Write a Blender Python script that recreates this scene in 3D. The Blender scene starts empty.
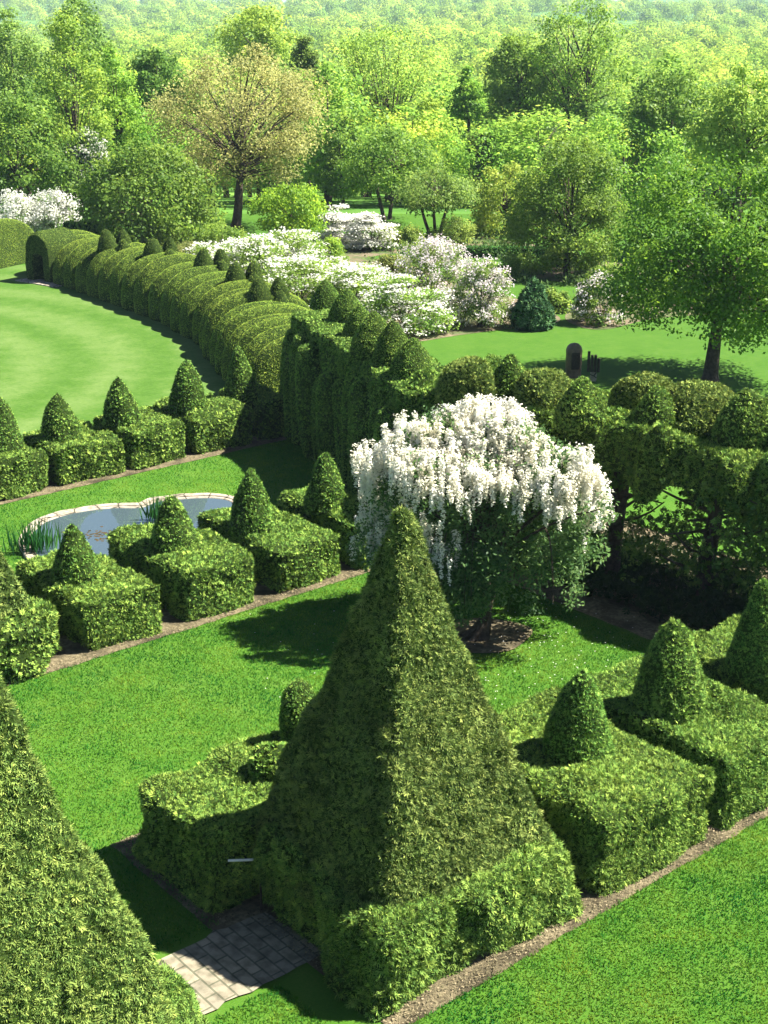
import bpy, math, random
import numpy as np

random.seed(7)
R = np.random.default_rng(11)
scene = bpy.context.scene
C = scene.collection

# ------------------------------------------------------------------ camera model
H, F, CX, CY, HY = 13.0, 1400.0, 384.0, 512.0, 18.0
PITCH = math.atan((CY - HY) / F)
CP, SP = math.cos(PITCH), math.sin(PITCH)

def ray(x, y):
    a = (x - CX) / F; b = -(y - CY) / F
    return (a, CP + b * SP, -SP + b * CP)

def G(x, y, z=0.0):
    d = ray(x, y); t = (z - H) / d[2]
    return (d[0] * t, d[1] * t, z)

def AT(x, y, dist):
    d = ray(x, y); t = dist / d[1]
    return (d[0] * t, dist, H + d[2] * t)

ANG = math.radians(49.626)
A = (math.sin(ANG), math.cos(ANG)); B = (-A[1], A[0])
ROT = math.pi / 2 - ANG                      # garden frame: local x runs along A, local y along B

def UV(u, v, z=0.0):
    return (u * A[0] + v * B[0], u * A[1] + v * B[1], z)

# ------------------------------------------------------------------ terrain
TX = [-40, 100, 130, 170, 230, 420, 700, 1200, 1650, 2600]
TZv = [0, 0, -2.5, -8, -12, -12, -8, 0, 17, 42]

def terr(x, y):
    y = np.asarray(y, float); x = np.asarray(x, float)
    z = np.interp(y, TX, TZv)
    far = np.clip((y - 110) / 500, 0, 1)
    return z + far * 3.0 * np.sin(x * 0.011 + 1.0) + far * 2.0 * np.sin(x * 0.004 + y * 0.005)

# ------------------------------------------------------------------ numpy helpers
def unit(v):
    n = np.linalg.norm(v, axis=-1, keepdims=True); n[n == 0] = 1
    return v / n

def _h(ix, iy, iz, seed):
    n = (ix * 374761393 + iy * 668265263 + iz * 2147483647 + seed * 144665) & 0xFFFFFFFF
    n = ((n ^ (n >> 13)) * 1274126177) & 0xFFFFFFFF
    n = n ^ (n >> 16)
    return (n & 0xFFFF) / 65535.0

def noise(P, s, seed=0):
    q = np.asarray(P, float) * s + 100.0
    i = np.floor(q).astype(np.int64); f = q - i; f = f * f * (3 - 2 * f)
    r = 0
    for dx in (0, 1):
        for dy in (0, 1):
            for dz in (0, 1):
                w = (f[:, 0] if dx else 1 - f[:, 0]) * (f[:, 1] if dy else 1 - f[:, 1]) * (f[:, 2] if dz else 1 - f[:, 2])
                r = r + w * _h(i[:, 0] + dx, i[:, 1] + dy, i[:, 2] + dz, seed)
    return r * 2 - 1

def vnoise(P, s, seed=0):
    return np.stack([noise(P, s, seed + k * 17) for k in range(3)], 1)

def grid_faces(nu, nv, wrap=False):
    f = []
    a = np.arange(nu - 1)[:, None] * nv + np.arange(nv - 1)[None, :]
    f = np.stack([a, a + nv, a + nv + 1, a + 1], -1).reshape(-1, 4)
    if wrap:
        a = np.arange(nu - 1) * nv + nv - 1
        b = np.arange(nu - 1) * nv
        f = np.vstack([f, np.stack([a, a + nv, b + nv, b], -1)])
    return f

def rbox(x0, x1, y0, y1, z0, z1, r=0.18, step=0.18):
    hx, hy, hz = (x1 - x0) / 2, (y1 - y0) / 2, (z1 - z0) / 2
    c = np.array([(x0 + x1) / 2, (y0 + y1) / 2, (z0 + z1) / 2]); h = np.array([hx, hy, hz])
    Vs, Fs, n = [], [], 0
    for ax in range(3):
        for s in (-1, 1):
            if ax == 2 and s == -1: continue
            i, j = [k for k in range(3) if k != ax]
            nu = max(4, int(2 * h[i] / step)); nv = max(4, int(2 * h[j] / step))
            U, W = np.meshgrid(np.linspace(-1, 1, nu) * h[i], np.linspace(-1, 1, nv) * h[j], indexing='ij')
            P = np.zeros((nu * nv, 3)); P[:, i] = U.ravel(); P[:, j] = W.ravel(); P[:, ax] = s * h[ax]
            f = grid_faces(nu, nv)
            if (s > 0) == (ax == 1): f = f[:, ::-1]
            Vs.append(P); Fs.append(f + n); n += len(P)
    P = np.vstack(Vs)
    top = h - r; lo = -h + r; lo[2] = -h[2]
    cl = np.clip(P, lo, top); d = P - cl
    L = np.linalg.norm(d, axis=1, keepdims=True); L[L == 0] = 1
    P = np.where(np.abs(d).sum(1, keepdims=True) > 1e-6, cl + d / L * r, P)
    return P + c, np.vstack(Fs)

def lathe(prof, seg=28, c=(0, 0, 0), sq=2.0, rx=1.0, ry=1.0, lean=(0, 0)):
    prof = np.array(prof, float)
    th = np.linspace(0, 2 * math.pi, seg, endpoint=False)
    k = (np.abs(np.cos(th)) ** sq + np.abs(np.sin(th)) ** sq) ** (-1 / sq)
    X = prof[:, :1] * (np.cos(th) * k)[None] * rx + c[0] + lean[0] * prof[:, 1:]
    Y = prof[:, :1] * (np.sin(th) * k)[None] * ry + c[1] + lean[1] * prof[:, 1:]
    Z = np.repeat(prof[:, 1:], seg, 1) + c[2]
    V = np.stack([X, Y, Z], -1).reshape(-1, 3)
    f = grid_faces(len(prof), seg, True)
    return V, f[:, ::-1]

def merge(parts):
    Vs, Fs, n = [], [], 0
    for V, f in parts:
        Vs.append(V); Fs.append(f + n); n += len(V)
    return np.vstack(Vs), np.vstack(Fs)

def sample(V, f, n, rng):
    t = np.vstack([f[:, [0, 1, 2]], f[:, [0, 2, 3]]]) if f.shape[1] == 4 else f
    a, b, c = V[t[:, 0]], V[t[:, 1]], V[t[:, 2]]
    N = np.cross(b - a, c - a); ar = np.linalg.norm(N, axis=1)
    if n < 0: n = int(ar.sum() / 2 * -n)
    i = rng.choice(len(t), n, p=ar / ar.sum())
    r1 = np.sqrt(rng.random(n))[:, None]; r2 = rng.random(n)[:, None]
    P = a[i] * (1 - r1) + b[i] * r1 * (1 - r2) + c[i] * r1 * r2
    return P, unit(N[i])

def kites(P, D, W, L, w, m=0.45):
    """n leaf faces: base P, direction D, width direction W, length L, half width w."""
    L = np.broadcast_to(np.asarray(L, float).reshape(-1, 1), (len(P), 1)); w = np.broadcast_to(np.asarray(w, float).reshape(-1, 1), (len(P), 1))
    V = np.stack([P, P + D * L * m + W * w, P + D * L, P + D * L * m - W * w], 1).reshape(-1, 3)
    return V, np.arange(len(P) * 4).reshape(-1, 4)

def sprigs(P, N, L, w, rng, spread=0.6, up=0.15, k=5, inset=0.35, face=1.0):
    """feathery shoots: k narrow leaves each, splayed over the surface they grow from"""
    n = len(P)
    tang = unit(np.cross(N, rng.normal(size=(n, 3))))
    tang = unit(tang + np.array([0, 0, up]))
    rise = rng.uniform(0.15, 0.95, n)[:, None]
    a = unit(N * rise + tang * (1.1 - 0.6 * rise) + 0.25 * spread * rng.normal(size=(n, 3)))
    fn = unit(N * face + 0.55 * spread * rng.normal(size=(n, 3)))
    side = unit(np.cross(a, fn))
    Ls = L * rng.uniform(0.6, 1.3, n)[:, None]
    P = P - a * Ls * inset * 0.5 - N * Ls * 0.12
    base = rng.random(n)
    Vs, Fs, T, off = [], [], [], 0
    for j in range(k):
        if j == 0: t, d = 0.45, a
        else:
            s = 1 if j % 2 else -1
            t = 0.1 + 0.5 * ((j + 1) // 2 - 1) / max(1, (k - 1) // 2)
            d = unit(a + s * side * 0.85 + 0.18 * rng.normal(size=(n, 3)))
        W = unit(np.cross(d, unit(np.cross(side, a) + 0.35 * rng.normal(size=(n, 3)))))
        V, f = kites(P + a * Ls * t, d, W, Ls * 0.55, w * rng.uniform(0.7, 1.3, n))
        Vs.append(V); Fs.append(f + off); off += len(V)
        T.append(np.clip(base * 0.7 + 0.3 * rng.random(n), 0, 1))
    return np.vstack(Vs), np.vstack(Fs), np.concatenate(T)

def tube(pts, rad, seg=6):
    pts = np.array(pts, float); n = len(pts)
    d = unit(np.gradient(pts, axis=0))
    ref = np.array([0.3, 0.9, 0.2]) if abs(d[0] @ np.array([0, 0, 1])) > 0.5 else np.array([0, 0, 1.0])
    u = unit(np.cross(d, ref)); v = np.cross(d, u)
    th = np.linspace(0, 2 * math.pi, seg, endpoint=False)
    rad = np.broadcast_to(np.asarray(rad, float), (n,))
    V = pts[:, None] + rad[:, None, None] * (np.cos(th)[None, :, None] * u[:, None] + np.sin(th)[None, :, None] * v[:, None])
    return V.reshape(-1, 3), grid_faces(n, seg, True)

def bez(p0, p1, p2, n=5):
    t = np.linspace(0, 1, n)[:, None]
    return (1 - t) ** 2 * np.array(p0) + 2 * t * (1 - t) * np.array(p1) + t * t * np.array(p2)

# ------------------------------------------------------------------ objects
def mesh_data(name, chunks, mats):
    """chunks: (V, F, material index, tint array or None, smooth)"""
    me = bpy.data.meshes.new(name)
    off = 0; VV, LV, LT, MI, TI, SM = [], [], [], [], [], []
    for V, f, mi, t, sm in chunks:
        VV.append(V); LV.append((f + off).ravel()); off += len(V)
        LT.append(np.full(len(f), f.shape[1])); MI.append(np.full(len(f), mi))
        TI.append(np.full(len(f), 0.5) if t is None else t); SM.append(np.full(len(f), bool(sm)))
    V = np.vstack(VV); lv = np.concatenate(LV).astype(np.int32); lt = np.concatenate(LT).astype(np.int32)
    me.vertices.add(len(V)); me.vertices.foreach_set('co', V.astype(np.float32).ravel())
    me.loops.add(len(lv)); me.loops.foreach_set('vertex_index', lv)
    me.polygons.add(len(lt))
    me.polygons.foreach_set('loop_start', np.concatenate([[0], np.cumsum(lt)[:-1]]).astype(np.int32))
    me.polygons.foreach_set('material_index', np.concatenate(MI).astype(np.int32))
    me.polygons.foreach_set('use_smooth', np.concatenate(SM))
    at = me.attributes.new('tint', 'FLOAT', 'FACE')
    at.data.foreach_set('value', np.concatenate(TI).astype(np.float32))
    for m in mats: me.materials.append(m)
    me.update(calc_edges=True)
    return me

def link(name, data, parent=None, color=None, loc=None):
    o = bpy.data.objects.new(name, data); C.objects.link(o)
    if parent: o.parent = parent
    if color: o.color = (*color, 1)
    if loc is not None: o.location = loc
    return o

def obj(name, chunks, mats, parent=None, color=None, loc=None):
    return link(name, mesh_data(name, chunks, mats), parent, color, loc)

def tag(o, label=None, cat=None, group=None, kind=None):
    if label: o['label'] = label
    if cat: o['category'] = cat
    if group: o['group'] = group
    if kind: o['kind'] = kind
    return o

def thing(name, label, cat, loc=(0, 0, 0), rz=0.0, group=None):
    o = link(name, None, None, None, loc); o.rotation_euler = (0, 0, rz)
    return tag(o, label, cat, group)

def dup(root, loc, rz, scale=(1, 1, 1), label=None, group=None, color=None):
    r = root.copy(); C.objects.link(r); r.location = loc; r.rotation_euler = (0, 0, rz); r.scale = scale
    if label: r['label'] = label
    if group: r['group'] = group
    for ch in root.children:
        c = ch.copy(); C.objects.link(c); c.parent = r
        if color: c.color = (*color, 1)
        for g in ch.children:
            d = g.copy(); C.objects.link(d); d.parent = c
    return r

# ------------------------------------------------------------------ materials
def newmat(name):
    m = bpy.data.materials.new(name); m.use_nodes = True
    nt = m.node_tree; nt.nodes.clear()
    out = nt.nodes.new('ShaderNodeOutputMaterial')
    return m, nt, out

def N(nt, t, **kw):
    n = nt.nodes.new(t)
    for k, v in kw.items():
        if k in n.inputs: n.inputs[k].default_value = v
        else: setattr(n, k, v)
    return n

def leaf_material(name, vlo=0.6, vhi=1.35, hue=0.05, trans=0.3, rough=0.55, spec=0.25, patch=0.35, pscale=1.2):
    m, nt, out = newmat(name); L = nt.links.new
    oi = N(nt, 'ShaderNodeObjectInfo'); at = N(nt, 'ShaderNodeAttribute', attribute_name='tint')
    tc = N(nt, 'ShaderNodeTexCoord'); nz = N(nt, 'ShaderNodeTexNoise', Scale=pscale, Detail=3.0)
    L(tc.outputs['Object'], nz.inputs['Vector'])
    mr = N(nt, 'ShaderNodeMapRange'); mr.inputs['To Min'].default_value = vlo; mr.inputs['To Max'].default_value = vhi
    L(at.outputs['Fac'], mr.inputs['Value'])
    pr = N(nt, 'ShaderNodeMapRange'); pr.inputs['From Min'].default_value = 0.3; pr.inputs['From Max'].default_value = 0.7
    pr.inputs['To Min'].default_value = 1 - patch * 0.5; pr.inputs['To Max'].default_value = 1 + patch * 0.5
    L(nz.outputs['Fac'], pr.inputs['Value'])
    mul = N(nt, 'ShaderNodeMath', operation='MULTIPLY'); L(mr.outputs[0], mul.inputs[0]); L(pr.outputs[0], mul.inputs[1])
    hm = N(nt, 'ShaderNodeMapRange'); hm.inputs['To Min'].default_value = 0.5 + hue * 0.5; hm.inputs['To Max'].default_value = 0.5 - hue * 0.5
    L(at.outputs['Fac'], hm.inputs['Value'])
    hr = N(nt, 'ShaderNodeMath', operation='MULTIPLY_ADD'); L(oi.outputs['Random'], hr.inputs[0]); hr.inputs[1].default_value = 0.012; L(hm.outputs[0], hr.inputs[2])
    hs = N(nt, 'ShaderNodeHueSaturation'); L(oi.outputs['Color'], hs.inputs['Color']); L(hr.outputs[0], hs.inputs['Hue']); L(mul.outputs[0], hs.inputs['Value'])
    bs = N(nt, 'ShaderNodeBsdfPrincipled', Roughness=rough); bs.inputs['Specular IOR Level'].default_value = spec
    L(hs.outputs[0], bs.inputs['Base Color'])
    if trans > 0:
        tr = N(nt, 'ShaderNodeBsdfTranslucent'); mx = N(nt, 'ShaderNodeMixShader', Fac=trans)
        hs2 = N(nt, 'ShaderNodeHueSaturation', Hue=0.485, Value=1.3); L(hs.outputs[0], hs2.inputs['Color'])
        L(hs2.outputs[0], tr.inputs['Color'])
        L(bs.outputs[0], mx.inputs[1]); L(tr.outputs[0], mx.inputs[2]); L(mx.outputs[0], out.inputs['Surface'])
    else:
        L(bs.outputs[0], out.inputs['Surface'])
    return m

def noise_material(name, c1, c2, scale=3.0, detail=6.0, rough=0.9, bump=0.0, bscale=40.0, c3=None, scale3=0.3, spec=0.2):
    m, nt, out = newmat(name); L = nt.links.new
    tc = N(nt, 'ShaderNodeTexCoord'); nz = N(nt, 'ShaderNodeTexNoise', Scale=scale, Detail=detail, Roughness=0.65)
    L(tc.outputs['Object'], nz.inputs['Vector'])
    cr = N(nt, 'ShaderNodeValToRGB'); cr.color_ramp.elements[0].position = 0.32; cr.color_ramp.elements[1].position = 0.68
    cr.color_ramp.elements[0].color = (*c1, 1); cr.color_ramp.elements[1].color = (*c2, 1)
    L(nz.outputs['Fac'], cr.inputs[0]); col = cr.outputs[0]
    if c3:
        n3 = N(nt, 'ShaderNodeTexNoise', Scale=scale3, Detail=3.0); L(tc.outputs['Object'], n3.inputs['Vector'])
        r3 = N(nt, 'ShaderNodeValToRGB'); r3.color_ramp.elements[0].position = 0.42; r3.color_ramp.elements[1].position = 0.66
        L(n3.outputs['Fac'], r3.inputs[0])
        mx = N(nt, 'ShaderNodeMixRGB'); L(r3.outputs[0], mx.inputs[0]); L(col, mx.inputs[1]); mx.inputs[2].default_value = (*c3, 1)
        col = mx.outputs[0]
    bs = N(nt, 'ShaderNodeBsdfPrincipled', Roughness=rough); bs.inputs['Specular IOR Level'].default_value = spec
    L(col, bs.inputs['Base Color'])
    if bump > 0:
        nb = N(nt, 'ShaderNodeTexNoise', Scale=bscale, Detail=6.0); L(tc.outputs['Object'], nb.inputs['Vector'])
        bp = N(nt, 'ShaderNodeBump', Strength=bump, Distance=0.05); L(nb.outputs['Fac'], bp.inputs['Height']); L(bp.outputs[0], bs.inputs['Normal'])
    L(bs.outputs[0], out.inputs['Surface'])
    return m

M = {}
M['needle'] = leaf_material('yew_needles', 0.3, 1.7, 0.08, 0.09, 0.7, 0.1, 0.5, 1.3)
M['twig'] = noise_material('yew_inner_twigs', (0.012, 0.026, 0.006), (0.035, 0.055, 0.012), 9, 4, 0.95, 0.6, 30, None, 1, 0.02)
M['clipped'] = leaf_material('clipped_yew_surface', 0.7, 1.3, 0.04, 0.0, 0.7, 0.2, 0.4, 2.5)
M['leaf'] = leaf_material('broad_leaves', 0.42, 1.06, 0.05, 0.55, 0.5, 0.2, 0.35, 0.35)
M['grassblade'] = leaf_material('grass_blades', 0.55, 1.6, 0.12, 0.35, 0.6, 0.15, 0.3, 0.25)
M['petal'] = noise_material('white_petals', (0.62, 0.6, 0.5), (0.86, 0.85, 0.8), 6, 3, 0.7)
M['cream'] = noise_material('cream_petals', (0.66, 0.6, 0.42), (0.84, 0.81, 0.7), 1.6, 3, 0.7)
M['pinkish'] = noise_material('pale_pink_petals', (0.62, 0.5, 0.5), (0.82, 0.78, 0.78), 4, 3, 0.7)
def petal_material(name, c1, c2, scale):
    m = noise_material(name, c1, c2, scale, 3, 0.6); nt = m.node_tree; L = nt.links.new
    bs = [n for n in nt.nodes if n.type == 'BSDF_PRINCIPLED'][0]; out = [n for n in nt.nodes if n.type == 'OUTPUT_MATERIAL'][0]; cr = [n for n in nt.nodes if n.type == 'VALTORGB'][0]
    tr = N(nt, 'ShaderNodeBsdfTranslucent'); mx = N(nt, 'ShaderNodeMixShader', Fac=0.5); L(cr.outputs[0], tr.inputs['Color'])
    L(bs.outputs[0], mx.inputs[1]); L(tr.outputs[0], mx.inputs[2]); L(mx.outputs[0], out.inputs['Surface'])
    return m
M['petal'] = petal_material('white_petals', (0.72, 0.71, 0.6), (0.88, 0.88, 0.83), 6)
M['cream'] = petal_material('cream_petals', (0.86, 0.81, 0.6), (0.92, 0.92, 0.84), 1.6)
M['pinkish'] = petal_material('pale_pink_petals', (0.68, 0.56, 0.56), (0.86, 0.82, 0.82), 4)
M['bark'] = noise_material('grey_brown_bark', (0.035, 0.026, 0.018), (0.11, 0.085, 0.06), 9, 8, 0.95, 0.8, 25)
M['soil'] = noise_material('tan_bark_mulch', (0.08, 0.065, 0.035), (0.30, 0.25, 0.145), 11, 9, 0.95, 1.0, 70, (0.06, 0.05, 0.028), 1.6)
M['mulch'] = noise_material('brown_bed_mulch', (0.09, 0.07, 0.045), (0.2, 0.16, 0.1), 4, 8, 0.95, 0.5, 30, (0.05, 0.085, 0.02), 0.6)
M['coping'] = noise_material('pale_stone_coping', (0.16, 0.13, 0.09), (0.42, 0.37, 0.29), 5, 8, 0.85, 0.4, 40)
M['rust'] = noise_material('dark_rusty_bronze', (0.06, 0.04, 0.025), (0.2, 0.13, 0.08), 5, 8, 0.5, 0.3, 30, None, 1, 0.5)
M['wood'] = noise_material('weathered_dark_wood', (0.02, 0.016, 0.012), (0.07, 0.055, 0.04), 12, 8, 0.8, 0.4, 40)
M['white'] = noise_material('weathered_white_paint', (0.55, 0.55, 0.52), (0.78, 0.78, 0.75), 12, 4, 0.6)

def add_joints(m, scale):
    nt = m.node_tree; L = nt.links.new; bs = [n for n in nt.nodes if n.type == 'BSDF_PRINCIPLED'][0]
    src = bs.inputs['Base Color'].links[0].from_socket; tc = [n for n in nt.nodes if n.type == 'TEX_COORD'][0]
    vo = N(nt, 'ShaderNodeTexVoronoi', feature='DISTANCE_TO_EDGE', Scale=scale); L(tc.outputs['Object'], vo.inputs['Vector'])
    cr = N(nt, 'ShaderNodeValToRGB'); cr.color_ramp.elements[0].position = 0.015; cr.color_ramp.elements[1].position = 0.05; L(vo.outputs['Distance'], cr.inputs[0])
    mx = N(nt, 'ShaderNodeMixRGB'); mx.inputs[1].default_value = (0.04, 0.04, 0.025, 1); L(cr.outputs[0], mx.inputs[0]); L(src, mx.inputs[2]); L(mx.outputs[0], bs.inputs['Base Color'])
add_joints(M['coping'], 2.0)

def lawn_material(name, c1, c2, c3, stripes=False, fine=(9, 22, 9)):
    m, nt, out = newmat(name); L = nt.links.new
    tc = N(nt, 'ShaderNodeTexCoord')
    n1 = N(nt, 'ShaderNodeTexNoise', Scale=1.1, Detail=8.0, Roughness=0.7); L(tc.outputs['Object'], n1.inputs['Vector'])
    mp = N(nt, 'ShaderNodeMapping'); mp.inputs['Scale'].default_value = fine; L(tc.outputs['Object'], mp.inputs['Vector'])
    n2 = N(nt, 'ShaderNodeTexNoise', Scale=2.2, Detail=4.0, Roughness=0.8); L(mp.outputs[0], n2.inputs['Vector'])
    ad = N(nt, 'ShaderNodeMath', operation='MULTIPLY_ADD'); L(n2.outputs['Fac'], ad.inputs[0]); ad.inputs[1].default_value = 0.55
    hf = N(nt, 'ShaderNodeMath', operation='MULTIPLY'); L(n1.outputs['Fac'], hf.inputs[0]); hf.inputs[1].default_value = 0.45
    L(hf.outputs[0], ad.inputs[2]); fac = ad.outputs[0]
    if stripes:
        mp2 = N(nt, 'ShaderNodeMapping'); mp2.inputs['Location'].default_value = (26, -52, 0); L(tc.outputs['Object'], mp2.inputs['Vector'])
        wv = N(nt, 'ShaderNodeTexWave', wave_type='RINGS', rings_direction='Z', Scale=0.09, Distortion=1.2, Detail=2.0); L(mp2.outputs[0], wv.inputs['Vector'])
        a2 = N(nt, 'ShaderNodeMath', operation='MULTIPLY_ADD'); L(wv.outputs['Fac'], a2.inputs[0]); a2.inputs[1].default_value = 0.13; L(fac, a2.inputs[2]); fac = a2.outputs[0]
    cr = N(nt, 'ShaderNodeValToRGB'); e = cr.color_ramp.elements
    e[0].position = 0.3; e[0].color = (*c1, 1); e[1].position = 0.72; e[1].color = (*c3, 1)
    x = e.new(0.5); x.color = (*c2, 1)
    L(fac, cr.inputs[0])
    bs = N(nt, 'ShaderNodeBsdfPrincipled', Roughness=0.85); bs.inputs['Specular IOR Level'].default_value = 0.1
    L(cr.outputs[0], bs.inputs['Base Color'])
    bp = N(nt, 'ShaderNodeBump', Strength=0.5, Distance=0.04); L(n2.outputs['Fac'], bp.inputs['Height']); L(bp.outputs[0], bs.inputs['Normal'])
    L(bs.outputs[0], out.inputs['Surface'])
    return m

M['lawn'] = lawn_material('mown_lawn', (0.026, 0.088, 0.007), (0.052, 0.132, 0.011), (0.11, 0.175, 0.03))
M['roundlawn'] = lawn_material('pale_mown_lawn', (0.022, 0.07, 0.005), (0.05, 0.115, 0.013), (0.11, 0.17, 0.045), True, (2.2, 6.0, 2))
M['meadow'] = lawn_material('meadow_grass', (0.028, 0.085, 0.007), (0.047, 0.115, 0.011), (0.078, 0.14, 0.022), False, (1.6, 3.5, 2))

def ground_material():
    m, nt, out = newmat('ground_cover'); L = nt.links.new
    tc = N(nt, 'ShaderNodeTexCoord'); nz = N(nt, 'ShaderNodeTexNoise', Scale=0.05, Detail=6.0); L(tc.outputs['Object'], nz.inputs['Vector'])
    cr = N(nt, 'ShaderNodeValToRGB'); cr.color_ramp.elements[0].color = (0.03, 0.09, 0.015, 1); cr.color_ramp.elements[1].color = (0.13, 0.26, 0.04, 1)
    cr.color_ramp.elements[0].position = 0.35; cr.color_ramp.elements[1].position = 0.65
    L(nz.outputs['Fac'], cr.inputs[0])
    bs = N(nt, 'ShaderNodeBsdfPrincipled', Roughness=0.9); bs.inputs['Specular IOR Level'].default_value = 0.1
    L(cr.outputs[0], bs.inputs['Base Color']); L(bs.outputs[0], out.inputs['Surface'])
    return m
M['ground'] = ground_material()

def paving_material():
    m, nt, out = newmat('brick_paving'); L = nt.links.new
    tc = N(nt, 'ShaderNodeTexCoord')
    mp = N(nt, 'ShaderNodeMapping'); mp.inputs['Rotation'].default_value = (0, 0, math.pi / 2); L(tc.outputs['Object'], mp.inputs['Vector'])
    br = N(nt, 'ShaderNodeTexBrick', Scale=1.0); L(mp.outputs[0], br.inputs['Vector'])
    br.inputs['Brick Width'].default_value = 0.4; br.inputs['Row Height'].default_value = 0.2; br.inputs['Mortar Size'].default_value = 0.016
    br.inputs['Color1'].default_value = (0.27, 0.235, 0.16, 1); br.inputs['Color2'].default_value = (0.19, 0.17, 0.12, 1); br.inputs['Mortar'].default_value = (0.1, 0.1, 0.06, 1)
    nz = N(nt, 'ShaderNodeTexNoise', Scale=6.0, Detail=8.0); L(tc.outputs['Object'], nz.inputs['Vector'])
    mx = N(nt, 'ShaderNodeMixRGB', blend_type='MULTIPLY'); mx.inputs[0].default_value = 0.7; L(br.outputs['Color'], mx.inputs[1])
    cr = N(nt, 'ShaderNodeValToRGB'); cr.color_ramp.elements[0].color = (0.3, 0.3, 0.24, 1); cr.color_ramp.elements[1].color = (1, 1, 1, 1)
    cr.color_ramp.elements[0].position = 0.35; cr.color_ramp.elements[1].position = 0.6
    L(nz.outputs['Fac'], cr.inputs[0]); L(cr.outputs[0], mx.inputs[2])
    bs = N(nt, 'ShaderNodeBsdfPrincipled', Roughness=0.85); L(mx.outputs[0], bs.inputs['Base Color'])
    bp = N(nt, 'ShaderNodeBump', Strength=0.6, Distance=0.01); L(br.outputs['Fac'], bp.inputs['Height']); bp.invert = True; L(bp.outputs[0], bs.inputs['Normal'])
    L(bs.outputs[0], out.inputs['Surface'])
    return m
M['paving'] = paving_material()

def water_material():
    m, nt, out = newmat('pond_water'); L = nt.links.new
    bs = N(nt, 'ShaderNodeBsdfPrincipled', Roughness=0.03); bs.inputs['Base Color'].default_value = (0.05, 0.075, 0.085, 1); bs.inputs['Specular IOR Level'].default_value = 1.0
    bs.inputs['IOR'].default_value = 1.6
    tc = N(nt, 'ShaderNodeTexCoord'); nz = N(nt, 'ShaderNodeTexNoise', Scale=3.0, Detail=2.0); L(tc.outputs['Object'], nz.inputs['Vector'])
    bp = N(nt, 'ShaderNodeBump', Strength=0.03, Distance=0.02); L(nz.outputs['Fac'], bp.inputs['Height']); L(bp.outputs[0], bs.inputs['Normal'])
    L(bs.outputs[0], out.inputs['Surface'])
    return m
M['water'] = water_material()

# ------------------------------------------------------------------ ground, lawns, beds
ys = np.concatenate([np.arange(-40, 100, 10), np.arange(100, 440, 12), np.arange(440, 2700, 60)]).astype(float)
xs = np.concatenate([np.arange(-1500, -200, 65), np.arange(-200, 201, 12), np.arange(265, 1600, 65)]).astype(float)
XX, YY = np.meshgrid(xs, ys, indexing='ij')
ZZ = terr(XX, YY) - 0.008
f = grid_faces(len(xs), len(ys))[:, :]
g = obj('ground', [(np.stack([XX, YY, ZZ], -1).reshape(-1, 3), f, 0, None, True)], [M['ground']]); tag(g, kind='structure')

def sheet(name, pts, z, mat, kind='structure'):
    """flat polygon through world points (fan of one n-gon)"""
    V = np.array([(p[0], p[1], z) for p in pts], float)
    if np.sum(V[:, 0] * np.roll(V[:, 1], -1) - np.roll(V[:, 0], -1) * V[:, 1]) < 0: V = V[::-1]
    o = obj(name, [(V, np.arange(len(V))[None, :], 0, None, False)], [mat]); tag(o, kind=kind)
    return o

def smooth_poly(P, n=8):
    P = np.array([p[:2] for p in P], float); out = []
    m = len(P)
    for i in range(m):
        p0, p1, p2, p3 = P[i - 1], P[i], P[(i + 1) % m], P[(i + 2) % m]
        for t in np.linspace(0, 1, n, endpoint=False):
            out.append(0.5 * ((2 * p1) + (-p0 + p2) * t + (2 * p0 - 5 * p1 + 4 * p2 - p3) * t * t + (-p0 + 3 * p1 - 3 * p2 + p3) * t ** 3))
    return out

def wavy(u0, v0, u1, v1, w0, w1, seed, step=0.22):
    """strip along a garden-frame segment with irregular edges; w0/w1 offsets across it"""
    L_ = math.hypot(u1 - u0, v1 - v0); n = max(3, int(L_ / step)); d = ((u1 - u0) / L_, (v1 - v0) / L_); nn = (-d[1], d[0])
    rg = np.random.default_rng(seed); a, b = [], []
    for i in range(n + 1):
        s = L_ * i / n
        j0 = rg.normal() * 0.014; j1 = rg.normal() * 0.014
        a.append(UV(u0 + d[0] * s + nn[0] * (w0 + j0), v0 + d[1] * s + nn[1] * (w0 + j0)))
        b.append(UV(u0 + d[0] * s + nn[0] * (w1 + j1), v0 + d[1] * s + nn[1] * (w1 + j1)))
    return a + b[::-1]

sheet('lawn', [UV(-20, -12), UV(60, -12), UV(60, 75), UV(-20, 75)], 0.0, M['lawn'])
sheet('meadow', [(-48, 78), (-30, 60), (-2, 47), (6, 52), (42, 52), (48, 100), (-55, 100)], 0.003, M['meadow'])
CURVE = [(-34, 82), (-26, 79), (-21, 76.6), (-18.2, 74.1), (-13.9, 68), (-10.2, 62.7), (-7.8, 58), (-6.0, 51.8), (-4.6, 47.6)]
rl = [UV(10, 38.6), UV(25.9, 38.0)] + [(-2.4, 46.6)] + [(x + 1.6, y + 1.2) for x, y in CURVE[::-1]] + [(-60, 84), (-60, 30)]
sheet('round_lawn', rl, 0.008, M['roundlawn'])
sheet('soil_strip', wavy(10.2, 12.0, 26, 12.0, -0.26, 3.4, 1), 0.012, M['soil'])
sheet('soil_strip', wavy(9.75, 14.9, 9.75, 18.3, -3.2, 0.18, 2), 0.016, M['soil'])
sheet('soil_strip', wavy(8.5, 25.2, 22.6, 25.2, -0.34, 3.3, 3), 0.012, M['soil'])
sheet('soil_strip', wavy(14, 35.9, 27.2, 35.9, -0.35, 2.4, 4), 0.012, M['soil'])
sheet('soil_strip', wavy(22.9, 24.8, 22.9, 10, -0.1, 5.5, 5), 0.02, M['soil'])
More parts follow.
